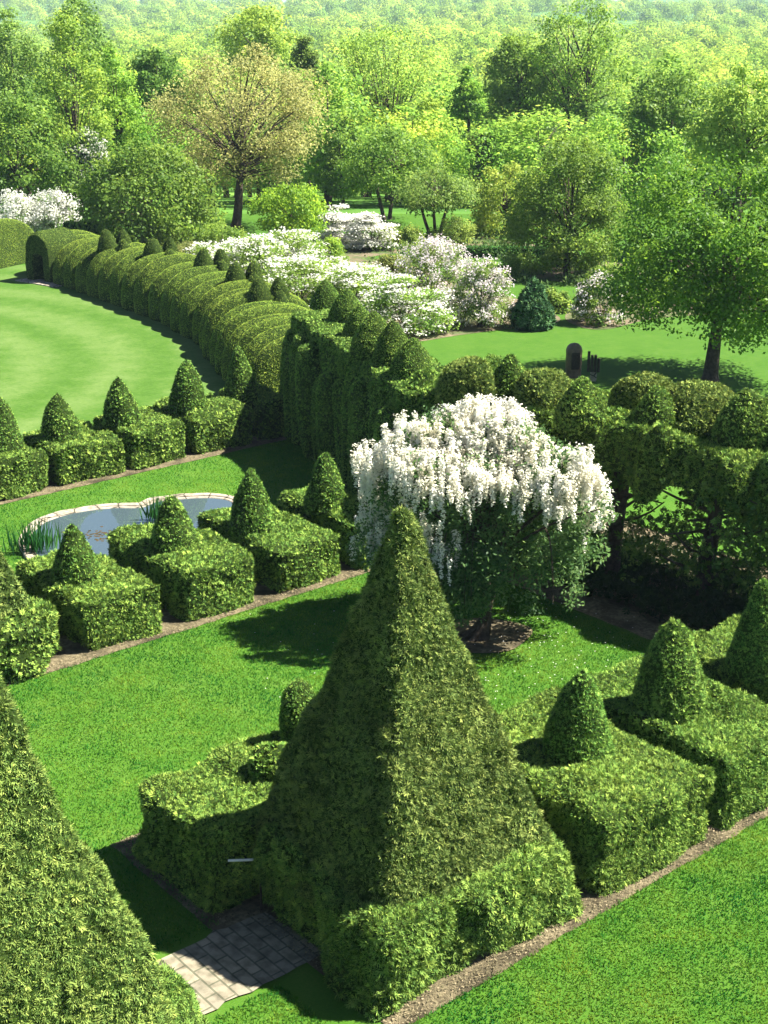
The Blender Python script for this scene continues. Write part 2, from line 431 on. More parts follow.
sheet('soil_strip', wavy(26.6, 36.2, 23.6, 27.5, 0.0, 2.4, 6), 0.024, M['soil'])
wc = G(480, 636)
sheet('soil_ring', [(wc[0] + 1.15 * math.cos(t) * (1 + 0.12 * math.sin(3 * t)), wc[1] + 0.95 * math.sin(t)) for t in np.linspace(0, 6.2, 26)], 0.028, M['soil'])
px = lambda l, z=0.0: [G(x, y, z) for x, y in l]
sheet('mulch_bed', smooth_poly(px([(60, 262), (180, 246), (260, 262), (330, 256), (395, 262), (455, 280), (520, 300), (560, 318), (540, 326), (500, 330), (455, 336), (415, 342), (350, 345), (290, 330), (230, 300), (150, 275)])), 0.012, M['mulch'])
sheet('mulch_bed', smooth_poly(px([(530, 272), (600, 262), (660, 270), (768, 285), (840, 300), (760, 312), (660, 318), (600, 330), (565, 318), (590, 296), (640, 286), (560, 282)])), 0.014, M['mulch'])
sheet('mulch_bed', smooth_poly(px([(150, 250), (200, 236), (240, 240), (300, 235), (420, 242), (470, 236), (540, 246), (540, 252), (420, 252), (330, 262), (250, 268)])), 0.016, M['mulch'])
def _edge(u0, v0, u1, v1, n, sd):
    r_ = np.random.default_rng(sd); return [UV(u0 + (u1 - u0) * i / n + r_.normal() * 0.018, v0 + (v1 - v0) * i / n + r_.normal() * 0.022) for i in range(n)]
path_pts = _edge(5.5, 13.75, 10.45, 13.72, 24, 1) + _edge(10.5, 13.75, 10.45, 15.1, 8, 2) + _edge(10.4, 15.15, 5.5, 15.2, 24, 3)
pv = obj('path', [(np.array([(p[0] * A[0] + p[1] * A[1], p[0] * B[0] + p[1] * B[1], 0.03) for p in path_pts]), np.arange(len(path_pts))[None], 0, None, False)], [M['paving']])
pv.rotation_euler = (0, 0, ROT); tag(pv, kind='structure')

# ------------------------------------------------------------------ yew topiary
YEW = (0.16, 0.265, 0.045)
def hedge_mesh(name, solid, dens, L, w, seed, lump=0.07, lfreq=1.6, k=5, spread=0.6, up=0.15, fine=0.03, mat='needle', stray=0.0):
    rng = np.random.default_rng(seed)
    V, f = solid
    V = V + lump * vnoise(V, lfreq, seed) + fine * vnoise(V, lfreq * 4, seed + 5)
    P, n = sample(V, f, -dens, rng)
    dn = noise(P, 1.1, seed + 9) * 0.5 + noise(P, 3.3, seed + 10) * 0.5
    keep = (P[:, 2] > 0.04) & (rng.random(len(P)) < 0.82 + 0.7 * dn)
    P, n = P[keep], n[keep]
    lv, lf, t = sprigs(P, n, L, w, rng, spread, up, k)
    ch = [(V, f, 0, None, True), (lv, lf, 1, t, False)]
    if stray:
        cl = noise(P, 2.6, seed + 31) > 0.15
        i = rng.choice(np.nonzero(cl)[0], int(len(P) * stray))
        sv, sf, st = sprigs(P[i] + n[i] * L * 0.25, n[i], L * 1.25, w * 1.15, rng, spread, up + 0.1, 7)
        ch.append((sv, sf, 1, np.clip(st * 0.6 + 0.4, 0, 1), False))
    return mesh_data(name, ch, [M['twig'], M[mat]])

def cone_prof(h, r, blunt=0.16, belly=0.12, n=12):
    p = [(r * 0.97, 0.0)]
    for i in range(1, n + 1):
        t = i / n
        rr = r * ((1 - t) ** 0.82 * (1 - blunt) + blunt * math.sqrt(max(0, 1 - t ** 6))) * (1 + belly * math.sin(math.pi * t))
        p.append((max(rr, 0.004), h * t))
    return p

def pyramid_solid(hw, hb, h, wobble=0.0):
    """square-plan pyramid: slightly convex faces over a block base"""
    prof = []
    for t in np.linspace(0, 1, 30):
        r = (hw * 0.985) * (1 - t) + 0.07 * t
        prof.append((r * (1 + 0.04 * math.sin(math.pi * t) - 0.09 * math.sin(math.pi * min(1, max(0, (t - 0.4) / 0.6)))), 0.9 + (h - 0.9) * t))
    prof.append((0.01, h + 0.05))
    py = lathe(prof, 88, sq=16.0)
    # rotate square so that its corners point along the diagonals (superellipse is axis aligned already)
    bx = rbox(-hw - 0.12, hw + 0.1, -hw - 0.12, hw - 0.32, 0, hb, 0.3, 0.16)
    return py, bx

NEAR = dict(L=0.115, w=0.0068)
def big_pyramid(label, u, v, hw, hb, h, seed, dens, L, w, top=(0.14, 0.195, 0.045)):
    t = thing('pyramid_topiary', label, 'topiary', UV(u, v), ROT)
    py, bx = pyramid_solid(hw, hb, h)
    link('pyramid_top', hedge_mesh('pyramid_top', py, dens, L, w, seed, 0.07, 1.4, fine=0.06, stray=0.03), t, top)
    link('block_base', hedge_mesh('block_base', bx, dens, L, w, seed + 1, 0.26, 1.1, fine=0.08, stray=0.05), t, (0.15, 0.25, 0.045))
    return t

big_pyramid('huge pyramid yew with one dark side, in the middle of the front row', 12.17, 13.9, 1.76, 1.42, 6.5, 21, 1500, **NEAR)
big_pyramid('sunlit pyramid yew cut off by the left edge, beside the paving', 5.72, 13.95, 1.75, 1.4, 6.5, 23, 1400, top=(0.16, 0.235, 0.05), **NEAR)

def block(label, u0, u1, v0, v1, h, cone, seed, dens, L, w, group=None, extra=(), color=YEW):
    t = thing('yew_block', label, 'topiary', UV((u0 + u1) / 2, (v0 + v1) / 2), ROT, group)
    uc, vc = (u0 + u1) / 2, (v0 + v1) / 2
    rv = np.random.default_rng(seed + 900); h = h + rv.normal() * 0.05
    bx = [rbox(u0 - uc, u1 - uc, v0 - vc, v1 - vc, 0, h, 0.15, 0.16)]
    skirt = rv.uniform(-0.08, 0.06, 4)
    bx.append(rbox(u0 - uc - skirt[0], u1 - uc + skirt[1], v0 - vc - max(0, skirt[2]) * 0.6, v1 - vc, 0, h * rv.uniform(0.35, 0.6), 0.2, 0.18))
    for (a, b, c, d, z) in extra: bx.append(rbox(a - uc, b - uc, c - vc, d - vc, 0, z, 0.15, 0.16))
    link('block_base', hedge_mesh('block_base', merge(bx), dens, L, w, seed, 0.15, 1.5, fine=0.06, stray=0.04), t, color)
    if cone:
        cu, cv, ch, cr = cone[:4]; bl = cone[4] if len(cone) > 4 else 0.16
        s = lathe(cone_prof(ch * rv.uniform(0.94, 1.06), cr * rv.uniform(0.93, 1.07), bl * rv.uniform(0.7, 1.3), rv.uniform(0.02, 0.22)), 30, (cu - uc, cv - vc, h - 0.08), lean=(rv.normal() * 0.035, rv.normal() * 0.035))
        link('cone_top', hedge_mesh('cone_top', s, dens * 1.15, L * 0.8, w * 0.9, seed + 1, 0.05, 2.2, fine=0.025, stray=0.02), t, (color[0] * 0.92, color[1], color[2]))
    return t

NB = dict(dens=1300, L=0.105, w=0.0068)
bl = block('low yew hedge with a round knob and stubby finger, left of the huge pyramid', 9.8, 13.0, 15.5, 17.75, 1.38, (12.66, 17.1, 1.25, 0.29, 0.8), 31, **NB)
s = lathe([(0.3, 0), (0.36, 0.2), (0.38, 0.35), (0.3, 0.52), (0.15, 0.62), (0.01, 0.66)], 24, (11.7 - 11.475, 16.55 - 16.725, 1.28))
link('round_knob', hedge_mesh('round_knob', s, 600, 0.11, 0.012, 33, 0.05, 2.2), bl, YEW)
near_spec = [(14.75, 17.35, 11.98, 15.6, (16.05, 13.85, 1.62, 0.56), 'yew block with a blunt cone directly right of the huge pyramid'),
             (17.75, 20.15, 12.0, 15.7, (18.6, 13.95, 1.85, 0.62), 'yew block with pointed cone, second to the right of the huge pyramid'),
             (20.6, 23.0, 12.0, 15.6, (21.15, 13.8, 1.8, 0.64), 'yew block and cone cut off by the right edge, third from the pyramid')]
for i, (u0, u1, v0, v1, cn, lb) in enumerate(near_spec):
    block(lb, u0, u1, v0, v1, 1.3, cn, 41 + 3 * i, group='coned yew blocks of the front row', **NB)

MID = dict(dens=760, L=0.115, w=0.0085)
mid_spec = [(13.02, 14.85, 13.75, 1.42, 'cone-topped yew block hiding the near edge of the pond at its left end'),
            (15.5, 17.4, 16.35, 1.42, 'cone-topped yew block in front of the middle of the pond'),
            (18.08, 20.0, 18.6, 1.5, 'cone-topped yew block just past the right end of the pond'),
            (20.62, 22.2, 20.9, 1.5, 'cone-topped yew block partly hidden by the white wisteria')]
for i, (u0, u1, cu, ch, lb) in enumerate(mid_spec):
    block(lb, u0, u1, 25.12, 28.6, 1.15, (cu, 26.9, ch, 0.56, 0.12), 61 + 3 * i, group='coned yew blocks of the middle row', **MID)
big_pyramid('yew pyramid at the left edge, ending the row in front of the pond', 10.45, 26.9, 1.75, 1.2, 4.9, 75, 380, 0.14, 0.015)

BACK = dict(dens=560, L=0.11, w=0.0105)
back_spec = [(15.6, 17.75, 17.0, 'half-seen yew block with cone at the left edge, beyond the pond'),
             (18.15, 20.25, 18.9, 'cone-topped yew block beyond the left end of the pond'),
             (20.6, 22.5, 21.0, 'cone-topped yew block directly beyond the middle of the pond'),
             (22.85, 25.0, 23.4, 'cone-topped yew block beyond the pond, tallest cone of the back row'),
             (25.35, 27.0, 25.5, 'cone-topped yew block in the shade at the foot of the ribbed hedge')]
for i, (u0, u1, cu, lb) in enumerate(back_spec):
    block(lb, u0, u1, 35.9, 38.5, 1.1, (cu, 37.25, 1.5 if i < 3 else 1.75, 0.6, 0.14), 81 + 3 * i, group='coned yew blocks of the back row', **BACK)

# tall buttressed hedge -------------------------------------------------
p0 = np.array(UV(27.1, 36.75)[:2]); p1 = np.array(UV(22.95, 25.9)[:2])
dv = p1 - p0; Lh = float(np.linalg.norm(dv)); ang_h = math.atan2(dv[1], dv[0])
t = thing('tall_hedge', 'tall dark ribbed hedge with six cones on top, beside the pond lawn', 'hedge', (p0[0], p0[1], 0), ang_h)
# local x runs from far end to near end, local -y is the face towards the pond... decide the side by the camera
nloc = np.array([math.sin(ang_h), -math.cos(ang_h)])          # world direction of local -y
sgn = -1 if (nloc @ np.array([-1, -0.2])) > 0 else 1            # face side in local y
parts = [rbox(0, Lh, min(0, -sgn * 2.0), max(0, -sgn * 2.0), 0, 3.95, 0.2, 0.22)]
rg = np.random.default_rng(5)
x = 0.4
while x < Lh:
    wd = rg.uniform(0.32, 0.7); tp = rg.uniform(2.8, 3.65); ln_ = rg.normal() * 0.07
    parts.append(lathe([(wd * 0.8, 0), (wd * 0.95, 1.2), (wd, 2.4), (wd * 0.95, tp - 0.5), (wd * 0.7, tp - 0.15), (0.01, tp)], 18, (x, sgn * (0.02 + rg.uniform(-0.15, 0.15)), -0.02), ry=0.85, lean=(ln_, sgn * rg.uniform(-0.06, 0.03))))
    x += wd * rg.uniform(1.2, 2.0)
link('hedge_body', hedge_mesh('hedge_body', merge(parts), 820, 0.09, 0.0105, 101, 0.1, 1.1, up=-0.1), t, YEW)
hx_ = np.array([math.cos(ang_h), math.sin(ang_h)]); hy_ = np.array([-math.sin(ang_h), math.cos(ang_h)])
for i, (x, y) in enumerate([(326, 306), (347, 320), (360, 335), (374, 354), (393, 362), (412, 373)]):
    q = np.array(G(x, y, 3.95)[:2]) - p0
    s = lathe(cone_prof([0.95, 1.1, 1.0, 1.3, 1.25, 1.05][i], [0.54, 0.6, 0.56, 0.7, 0.58, 0.62][i], 0.14, 0.2), 26, (q @ hx_, q @ hy_, 3.88))
    link('cone_top', hedge_mesh('cone_top', s, 1500, 0.05, 0.008, 111 + i, 0.03, 1.8), t, YEW)

# pleached yews (trunks below, domed canopy above) ----------------------
def pleached(label, u, v, trunk_r, dome, cone, seed, open_=True, w=2.6, ztop=4.15, zbot=3.1):
    t = thing('pleached_yew', label, 'tree', UV(u, v), ROT, 'pleached yews joined into a raised hedge')
    rng = np.random.default_rng(seed)
    ps = [tube(bez((0, 0, 0), (0.1, 0.05, 1.4), (0.25, -0.1, 2.9), 7), np.linspace(trunk_r, trunk_r * 0.6, 7), 10)]
    for k in range(22):
        z = rng.uniform(0.9, 3.1); a = rng.uniform(0, 6.28); r = rng.uniform(0.9, 1.7)
        ps.append(tube(bez((0.1, 0, z), (r * 0.5 * math.cos(a), r * 0.5 * math.sin(a), z + 0.1), (r * math.cos(a), r * math.sin(a), z + rng.uniform(-0.2, 0.9)), 5), np.linspace(0.05, 0.015, 5), 5))
    V, f = merge(ps)
    obj('trunk', [(V, f, 0, None, True)], [M['bark']], t)
    bx = merge([rbox(-0.7, 2.6, -w / 2, w / 2, zbot, ztop, 0.3, 0.2)] + [lathe([(0.2, 0), (0.36, 0.4), (0.42, 1.0), (0.3, 1.4), (0.01, 1.6)], 16, (-0.5 + 0.15 * rng.normal(), yy_, zbot - 0.5 + 0.2 * rng.normal())) for yy_ in (-0.95, 0.0, 0.9)])
    link('crown', hedge_mesh('crown', bx, 560, 0.14, 0.012, seed, 0.3, 1.1, spread=1.0), t, YEW)
    # loose hanging lower foliage with gaps
    n = 5500
    P = np.stack([rng.uniform(-1.1, 1.6, n), rng.uniform(-w / 2, w / 2, n), 0.5 + (zbot - 0.2) * rng.random(n) ** 0.75], 1)
    m = noise(P, 1.5, seed + 2) > -0.05 + 0.3 * (1 - (P[:, 2] / zbot))
    P = P[m]
    lv, lf, ti = sprigs(P, unit(rng.normal(size=P.shape)), 0.2, 0.022, rng, 0.6, -0.1, 5)
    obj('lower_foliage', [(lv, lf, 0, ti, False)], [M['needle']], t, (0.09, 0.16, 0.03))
    qu = np.array(UV(u, v)[:2])
    def loc_px(x, y, z):
        g_ = np.array(G(x, y, z)[:2]) - qu
        return g_ @ np.array(A), g_ @ np.array(B)
    if dome:
        du, dvv = loc_px(dome[0], dome[1], ztop)
        dr, dh = dome[2] * 0.78, dome[3] * 0.9
        s = lathe([(dr, 0), (dr * 1.02, dh * 0.3), (dr * 0.92, dh * 0.6), (dr * 0.68, dh * 0.85), (dr * 0.34, dh * 0.98), (0.01, dh)], 26, (du, dvv, ztop - 0.3), rx=1.0, ry=1.2)
        link('dome_top', hedge_mesh('dome_top', s, 620, 0.12, 0.011, seed + 4, 0.22, 1.3), t, (0.165, 0.225, 0.045))
    if cone:
        cu, cv = loc_px(cone[0], cone[1], ztop)
        s = lathe(cone_prof(cone[3], cone[2], 0.25, 0.25), 26, (cu, cv, ztop - 0.15))
        link('cone_top', hedge_mesh('cone_top', s, 700, 0.10, 0.0105, seed + 5, 0.07, 1.8), t, YEW)
    return t
pleached('raised yew on the trunk cut by the right photo edge', 25.4, 15.4, 0.2, (800, 425, 1.0, 1.35), (800, 445, 0.6, 1.2), 131)
pleached('raised yew on the thick shaded trunk nearest the right edge, bright lawn behind', 25.1, 18.1, 0.24, (700, 420, 1.15, 1.35), (745, 438, 0.68, 1.3), 137)
pleached('raised yew on the shaded trunk just right of the white wisteria', 24.8, 20.6, 0.21, (640, 412, 0.95, 1.3), (655, 425, 0.5, 1.1), 143)
pleached('raised yew behind the right shoulder of the white wisteria', 24.3, 23.2, 0.2, (545, 402, 0.9, 1.25), (580, 421, 0.58, 1.2), 149)
pleached('raised yew behind the top of the white wisteria, next to the ribbed hedge', 24.1, 25.6, 0.2, (468, 393, 0.95, 1.3), (509, 394, 0.5, 1.15), 155)

# dark undergrowth beneath the raised yews
rng = np.random.default_rng(171)
n = 9000
Pu = rng.uniform(23.5, 26.6, n); Pv = rng.uniform(11.5, 26.5, n)
P = np.stack([Pu, Pv, 0 * Pu], 1)
hgt = 0.35 + 0.5 * np.clip(noise(P, 0.9, 3) + 0.4, 0, 1)
P[:, 2] = hgt * rng.random(n) ** 0.5
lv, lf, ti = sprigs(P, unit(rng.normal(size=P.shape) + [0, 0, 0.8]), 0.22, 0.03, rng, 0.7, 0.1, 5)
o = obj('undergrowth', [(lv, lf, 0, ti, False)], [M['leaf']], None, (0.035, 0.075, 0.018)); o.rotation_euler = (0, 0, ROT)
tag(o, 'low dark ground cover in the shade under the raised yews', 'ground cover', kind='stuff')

# ------------------------------------------------------------------ scalloped hedge round the lawn
cv = np.array(CURVE, float)
seg = np.linalg.norm(np.diff(cv, axis=0), axis=1); S = np.concatenate([[0], np.cumsum(seg)])
def on_curve(s):
    x = np.interp(s, S, cv[:, 0]); y = np.interp(s, S, cv[:, 1])
    x2 = np.interp(s + 0.8, S, cv[:, 0]); y2 = np.interp(s + 0.8, S, cv[:, 1]); x1 = np.interp(s - 0.8, S, cv[:, 0]); y1 = np.interp(s - 0.8, S, cv[:, 1])
    return x, y, math.atan2(y2 - y1, x2 - x1)
def scallop_solid(a, b, h):
    # tangent half thickness a, radial half depth b, height h
    ph = np.linspace(0, math.pi, 28); th = np.linspace(0, math.pi, 15)
    V = []
    for p in ph:
        for q in th:
            cy, sz = math.cos(p), math.sin(p)
            yy = b * math.copysign(abs(cy) ** 0.9, cy); zz = h * abs(sz) ** 0.72
            k = math.sin(q) ** (0.25 if q > math.pi / 2 else 1.0)
            cap = 0.0 if q in (th[0], th[-1]) else 1.0; yy *= cap; zz *= cap
            V.append((-a * math.cos(q) * (1.0 if q > math.pi / 2 else 1.7) - 0.35 * zz / h, yy * (0.55 + 0.45 * k), zz * (0.52 + 0.48 * k)))
    return np.array(V), grid_faces(28, 15)
SC = []
for k in range(2):
    SC.append(hedge_mesh('clipped_segment', scallop_solid(0.72, 2.4, 2.45), 1000, 0.05, 0.010, 181 + k, 0.02, 1.2, k=3, spread=0.22, fine=0.01))
ordw = ['first', 'second', 'third', 'fourth', 'fifth', 'sixth', 'seventh', 'eighth', 'ninth', 'tenth', 'eleventh', 'twelfth', 'thirteenth', 'fourteenth',
        'fifteenth', 'sixteenth', 'seventeenth', 'eighteenth', 'nineteenth', 'twentieth', 'twenty-first', 'twenty-second', 'twenty-third', 'twenty-fourth', 'twenty-fifth', 'twenty-sixth']
sA = S[2] + 3.4; sB = S[-1] - 0.3
NS = 23
for i in range(NS):
    s = sA + (sB - sA) * i / (NS - 1)
    x, y, an = on_curve(s)
    nx, ny = -math.sin(an), math.cos(an)                         # outward (away from the lawn)
    o = link('scalloped_yew', SC[i % 2], None, (0.25, 0.36, 0.05), (x + nx * 2.3, y + ny * 2.3, 0))
    o.rotation_euler = (0, 0, an + R.normal() * 0.04)
    q = 0.95 + 0.1 * R.random(); o.scale = (1.02, 1 + R.normal() * 0.03, q * (0.9 + 0.1 * min(1, i / 8)))
    tag(o, '%s domed scallop of the curved hedge, counted from arch to ribbed hedge' % ordw[i], 'topiary', 'domed scallops of the hedge curving round the lawn')
for i in range(4):
    s = S[2] - 0.9 - i * 1.6
    x, y, an = on_curve(s); nx, ny = -math.sin(an), math.cos(an)
    o = link('scalloped_yew', SC[i % 2], None, (0.25, 0.36, 0.05), (x + nx * 1.9, y + ny * 1.9, 0)); o.rotation_euler = (0, 0, an)
    tag(o, '%s domed scallop left of the dark arch, counted away from it' % ordw[i], 'topiary', 'domed scallops beyond the arch')
# dark paired lobes standing behind the scallops
pair_px = [(117, 262, 'farthest, nearest the dark arch'), (163, 272, 'second from the dark arch'), (214, 285, 'in the middle of the curve'), (246, 300, 'fourth from the dark arch'), (271, 318, 'closest to the tall ribbed hedge')]
for i, (x, y, wd) in enumerate(pair_px):
    g3 = G(x, y, 1.5)
    t = thing('twin_lobed_yew', 'dark twin-lobed clipped yew poking up behind the scallops, %s' % wd, 'topiary', (g3[0], g3[1], 0), 0.3, 'twin-lobed yews behind the scallops')
    for dx, dy, hh, rr in ((-0.42, 0.1, 3.15, 0.58), (0.42, 0.25, 3.1, 0.52), (0.3, -0.6, 2.7, 0.5)):
        s = lathe([(rr * 0.85, 0), (rr, 1.2), (rr * 0.92, hh - 1.1), (rr * 0.68, hh - 0.5), (rr * 0.32, hh - 0.1), (0.01, hh)], 20, (dx, dy, 0))
        link('lobe', hedge_mesh('lobe', s, 600, 0.06, 0.011, 190 + i * 3, 0.04, 1.6, k=4), t, (0.12, 0.18, 0.03))
# arch
ga = G(52, 281)
t = thing('yew_arch', 'tall dark rounded yew arch over a pale slab at the lawn far end', 'hedge', (ga[0], ga[1] + 0.6, 0), on_curve(S[2])[2])
V, f = [], None
th = np.linspace(-0.28, math.pi + 0.28, 26)
def arch_solid(ro, ri, h, d):
    outer = [(-ro, 0), (-ro * 1.03, h * 0.35), (-ro, h * 0.62)] + [(ro * math.cos(a), h * 0.62 + h * 0.38 * math.sin(a)) for a in np.linspace(math.pi, 0, 14)[1:-1]] + [(ro, h * 0.62), (ro * 1.03, h * 0.35), (ro, 0)]
    inner = [(-ri, 0), (-ri, h * 0.3), (-ri, h * 0.45)] + [(ri * math.cos(a), h * 0.45 + ri * 0.9 * math.sin(a)) for a in np.linspace(math.pi, 0, 14)[1:-1]] + [(ri, h * 0.45), (ri, h * 0.3), (ri, 0)]
    n = len(outer); V = []
    for yv, k in ((-d, 0.94), (-d * 0.8, 1.0), (d * 0.8, 1.0), (d, 0.94)):
        V += [(p[0] * k, yv, p[1] * k) for p in outer]
    V1 = np.array(V); f1 = grid_faces(4, n)
    V2 = np.array([(p[0], yv, p[1]) for yv in (-d * 0.97, 0, d * 0.97) for p in inner]); f2 = grid_faces(3, n)[:, ::-1]
    V3, f3 = [], []
    for s_ in (-1, 1):
        b = len(V3)
        V3 += [(p[0] * 0.94, s_ * d, p[1] * 0.94) for p in outer] + [(p[0], s_ * d * 0.97, p[1]) for p in inner]
        for j in range(n - 1):
            q = [b + j, b + j + 1, b + n + j + 1, b + n + j]
            f3.append(q if s_ < 0 else q[::-1])
    return merge([(V1, f1), (V2, f2), (np.array(V3), np.array(f3))])
link('arch_hedge', hedge_mesh('arch_hedge', arch_solid(0.92, 0.4, 2.6, 1.1), 650, 0.06, 0.011, 211, 0.04, 1.5, k=4), t, (0.12, 0.18, 0.03))
o = obj('slab', [(rbox(-0.5, 0.5, -1.6, 1.6, 0, 0.05, 0.02, 0.3) + (0, None, False))], [M['coping']]); o.location = (G(42, 283)[0], G(42, 283)[1], 0.01); o.rotation_euler = (0, 0, 0.9)
tag(o, kind='structure'); o.name = 'path'

# ------------------------------------------------------------------ pond
po = np.array(smooth_poly(px([(28, 548), (29, 535), (44, 522), (76, 512.5), (112, 508), (140, 507.5), (155, 502), (185, 498.5), (215, 498), (234, 502), (240, 512), (232, 528), (200, 545), (150, 560), (100, 575), (50, 572)]), 6)); cen = po.mean(0)
nrm = unit(np.roll(po, -1, 0) - np.roll(po, 1, 0)); nrm = np.stack([nrm[:, 1], -nrm[:, 0]], 1)
if np.mean(np.sum(nrm * (po - cen), 1)) < 0: nrm = -nrm
t = thing('pond', 'small lobed garden pond with a pale stone rim between the clipped yew rows', 'pond', (cen[0], cen[1], 0))
po = po - cen
def ring(r0, r1, z0, z1):
    prof = [(r0, z0), (r0, z1 - 0.02), (r0 + 0.02, z1), (r1 - 0.02, z1), (r1, z1 - 0.02), (r1, z0)]
    V = np.array([[(p[0] + nn[0] * r, p[1] + nn[1] * r, z) for p, nn in zip(po, nrm)] for r, z in prof]).reshape(-1, 3)
    return V, grid_faces(len(prof), len(po), True)
V, f = ring(0.0, 0.2, 0.0, 0.09); V = V + 0.02 * vnoise(V, 2.5, 4)
obj('stone_rim', [(V, f, 0, None, False)], [M['coping']], t)
V, f = ring(-0.12, 0.0, -0.2, 0.055)
obj('inner_ledge', [(V, f, 0, None, False)], [M['coping']], t)
obj('water', [(np.array([(p[0] - nn[0] * 0.1, p[1] - nn[1] * 0.1, 0.035) for p, nn in zip(po, nrm)])[::1], np.arange(len(po))[None], 0, None, False)], [M['water']], t)
def iris(label, x, y, n, h, rad, seed):
    rng = np.random.default_rng(seed); g3 = G(x, y)
    P = np.stack([rng.normal(0, rad, n), rng.normal(0, rad * 0.6, n), np.zeros(n)], 1)
    D = unit(np.stack([rng.normal(0, 0.16, n), rng.normal(0, 0.16, n), np.ones(n)], 1))
    W = unit(np.cross(D, rng.normal(size=(n, 3))))
    V, f = kites(P, D, W, h * rng.uniform(0.6, 1.1, n), 0.022, 0.3)
    o = obj('iris_clump', [(V, f, 0, rng.random(n), False)], [M['leaf']], None, (0.035, 0.16, 0.03), (g3[0], g3[1], 0.03))
    tag(o, label, 'plant', 'iris clumps in the pond')
iris('clump of upright iris leaves at the left end of the pond', 36, 553, 130, 0.95, 0.28, 3)
iris('clump of upright iris leaves on the far rim in the middle of the pond', 160, 522, 90, 0.8, 0.2, 4)
rng = np.random.default_rng(8); n = 90
g3 = G(105, 536)
P = np.stack([rng.normal(0, 0.45, n), rng.normal(0, 0.3, n), np.full(n, 0.004)], 1); th = rng.uniform(0, 6.28, n); D = np.stack([np.cos(th), np.sin(th), 0.02 * np.ones(n)], 1)
V, f = kites(P, D, np.stack([-np.sin(th), np.cos(th), 0 * th], 1), 0.1, 0.045)
o = obj('lily_leaves', [(V, f, 0, rng.random(n), False)], [M['leaf']], None, (0.16, 0.12, 0.06), (g3[0], g3[1], 0.036)); tag(o, 'brownish floating lily leaves on the pond water', 'water plants', kind='stuff')

rng = np.random.default_rng(41)
cu, cv2 = [], []
for (a0, b0, a1, b1, m_) in ((10.3, 11.78, 24, 12.15, 3200), (9, 24.88, 22.5, 25.2, 2600), (9.75, 15.3, 10.0, 18.3, 700), (10.2, 11.8, 10.7, 15.3, 900), (22.75, 12, 23.4, 24, 1500), (14, 35.6, 27, 35.95, 900)):
    cu.append(rng.uniform(a0, a1, m_)); cv2.append(rng.uniform(b0, b1, m_))
cu, cv2 = np.concatenate(cu), np.concatenate(cv2); m_ = len(cu)
P = np.stack([cu * A[0] + cv2 * B[0], cu * A[1] + cv2 * B[1], rng.uniform(0.03, 0.05, m_)], 1)
th = rng.uniform(0, 6.28, m_); D = unit(np.stack([np.cos(th), np.sin(th), rng.normal(0, 0.25, m_)], 1)); W = unit(np.cross(D, rng.normal(size=D.shape) * 0.4 + [0, 0, 1]))
V, f = kites(P, D, W, rng.uniform(0.02, 0.065, m_), rng.uniform(0.004, 0.012, m_))
o = obj('mulch_chips', [(V, f, 0, rng.random(m_), False)], [leaf_material('bark_chips', 0.35, 1.6, 0.04, 0.0, 0.9, 0.1, 0.3, 2.0)], None, (0.19, 0.155, 0.09)); tag(o, 'tan bark chips and dry needles along the hedge bases', 'mulch', kind='stuff')

# gate rail and sculptures ------------------------------------------------
gp = UV(10.16, 15.34)
t = thing('gate_rail', 'short pale metal gate rail in the dark gap left of the huge pyramid', 'gate', (gp[0], gp[1], 0), 0.12)
V, f = tube([(-0.17, 0, 0.96), (0.32, 0.0, 0.94)], 0.02, 8); obj('rail', [(V, f, 0, None, True)], [M['white']], t)
for xx_ in (0.31,):
    V, f = tube([(xx_, 0.03, 0), (xx_, 0.03, 0.93)], 0.018, 8); obj('post', [(V, f, 0, None, True)], [M['wood']], t)
gs = G(573, 377)
t = thing('garden_sculpture', 'dome-topped brown metal sculpture standing on the lawn behind the raised hedge', 'sculpture', (gs[0], gs[1], 0), 0.2)
V, f = lathe([(0.3, 0), (0.3, 0.95), (0.31, 1.05), (0.26, 1.2), (0.16, 1.3), (0.01, 1.34)], 20, sq=3.2, ry=0.75)
obj('body', [(V, f, 0, None, True)], [M['rust']], t)
V, f = rbox(-0.17, 0.17, -0.255, -0.215, 0.35, 1.0, 0.02, 0.1); obj('face_panel', [(V, f, 0, None, False)], [M['wood']], t)
gs = G(593, 381)
t = thing('garden_sculpture', 'dark slatted upright sculpture on a pale foot, on the lawn beside the dome-topped one', 'sculpture', (gs[0], gs[1], 0), -0.25)
for k in range(4):
    V, f = rbox(-0.2 + k * 0.1, -0.115 + k * 0.1, -0.06, 0.06, 0.3, 0.95 - 0.06 * (k % 2) - 0.05 * k, 0.015, 0.1); obj('slat', [(V, f, 0, None, False)], [M['wood']], t)
V, f = rbox(-0.1, 0.1, -0.05, 0.05, 0, 0.3, 0.02, 0.1); obj('foot', [(V, f, 0, None, False)], [M['coping']], t); t.scale = (1.25, 1.2, 1.2)

# ------------------------------------------------------------------ trees
def profile(shape, t):
    if shape == 'round': return np.sqrt(np.clip(1 - (2 * t - 1) ** 2, 0, 1))
    if shape == 'broad': return np.clip(1.15 * np.sqrt(np.clip(1 - t ** 2.2, 0, 1)) * (0.6 + 0.4 * np.clip(t * 4, 0, 1)), 0, 1)
    if shape == 'oval': return np.sin(math.pi * np.clip(t, 0, 1) ** 0.8) ** 0.7
    if shape == 'cone': return np.clip(1.02 - t, 0, 1) ** 0.8 * np.clip(t * 8, 0.3, 1)
    if shape == 'tall': return np.clip(np.sin(math.pi * (0.12 + 0.88 * t)) ** 0.6, 0, 1) * (1 - 0.25 * t)
    if shape == 'vase': return np.clip(0.25 + 0.85 * t, 0, 1) * np.sqrt(np.clip(1 - t ** 6, 0, 1))
    if shape == 'dome': return np.sqrt(np.clip(1 - t ** 2, 0, 1))

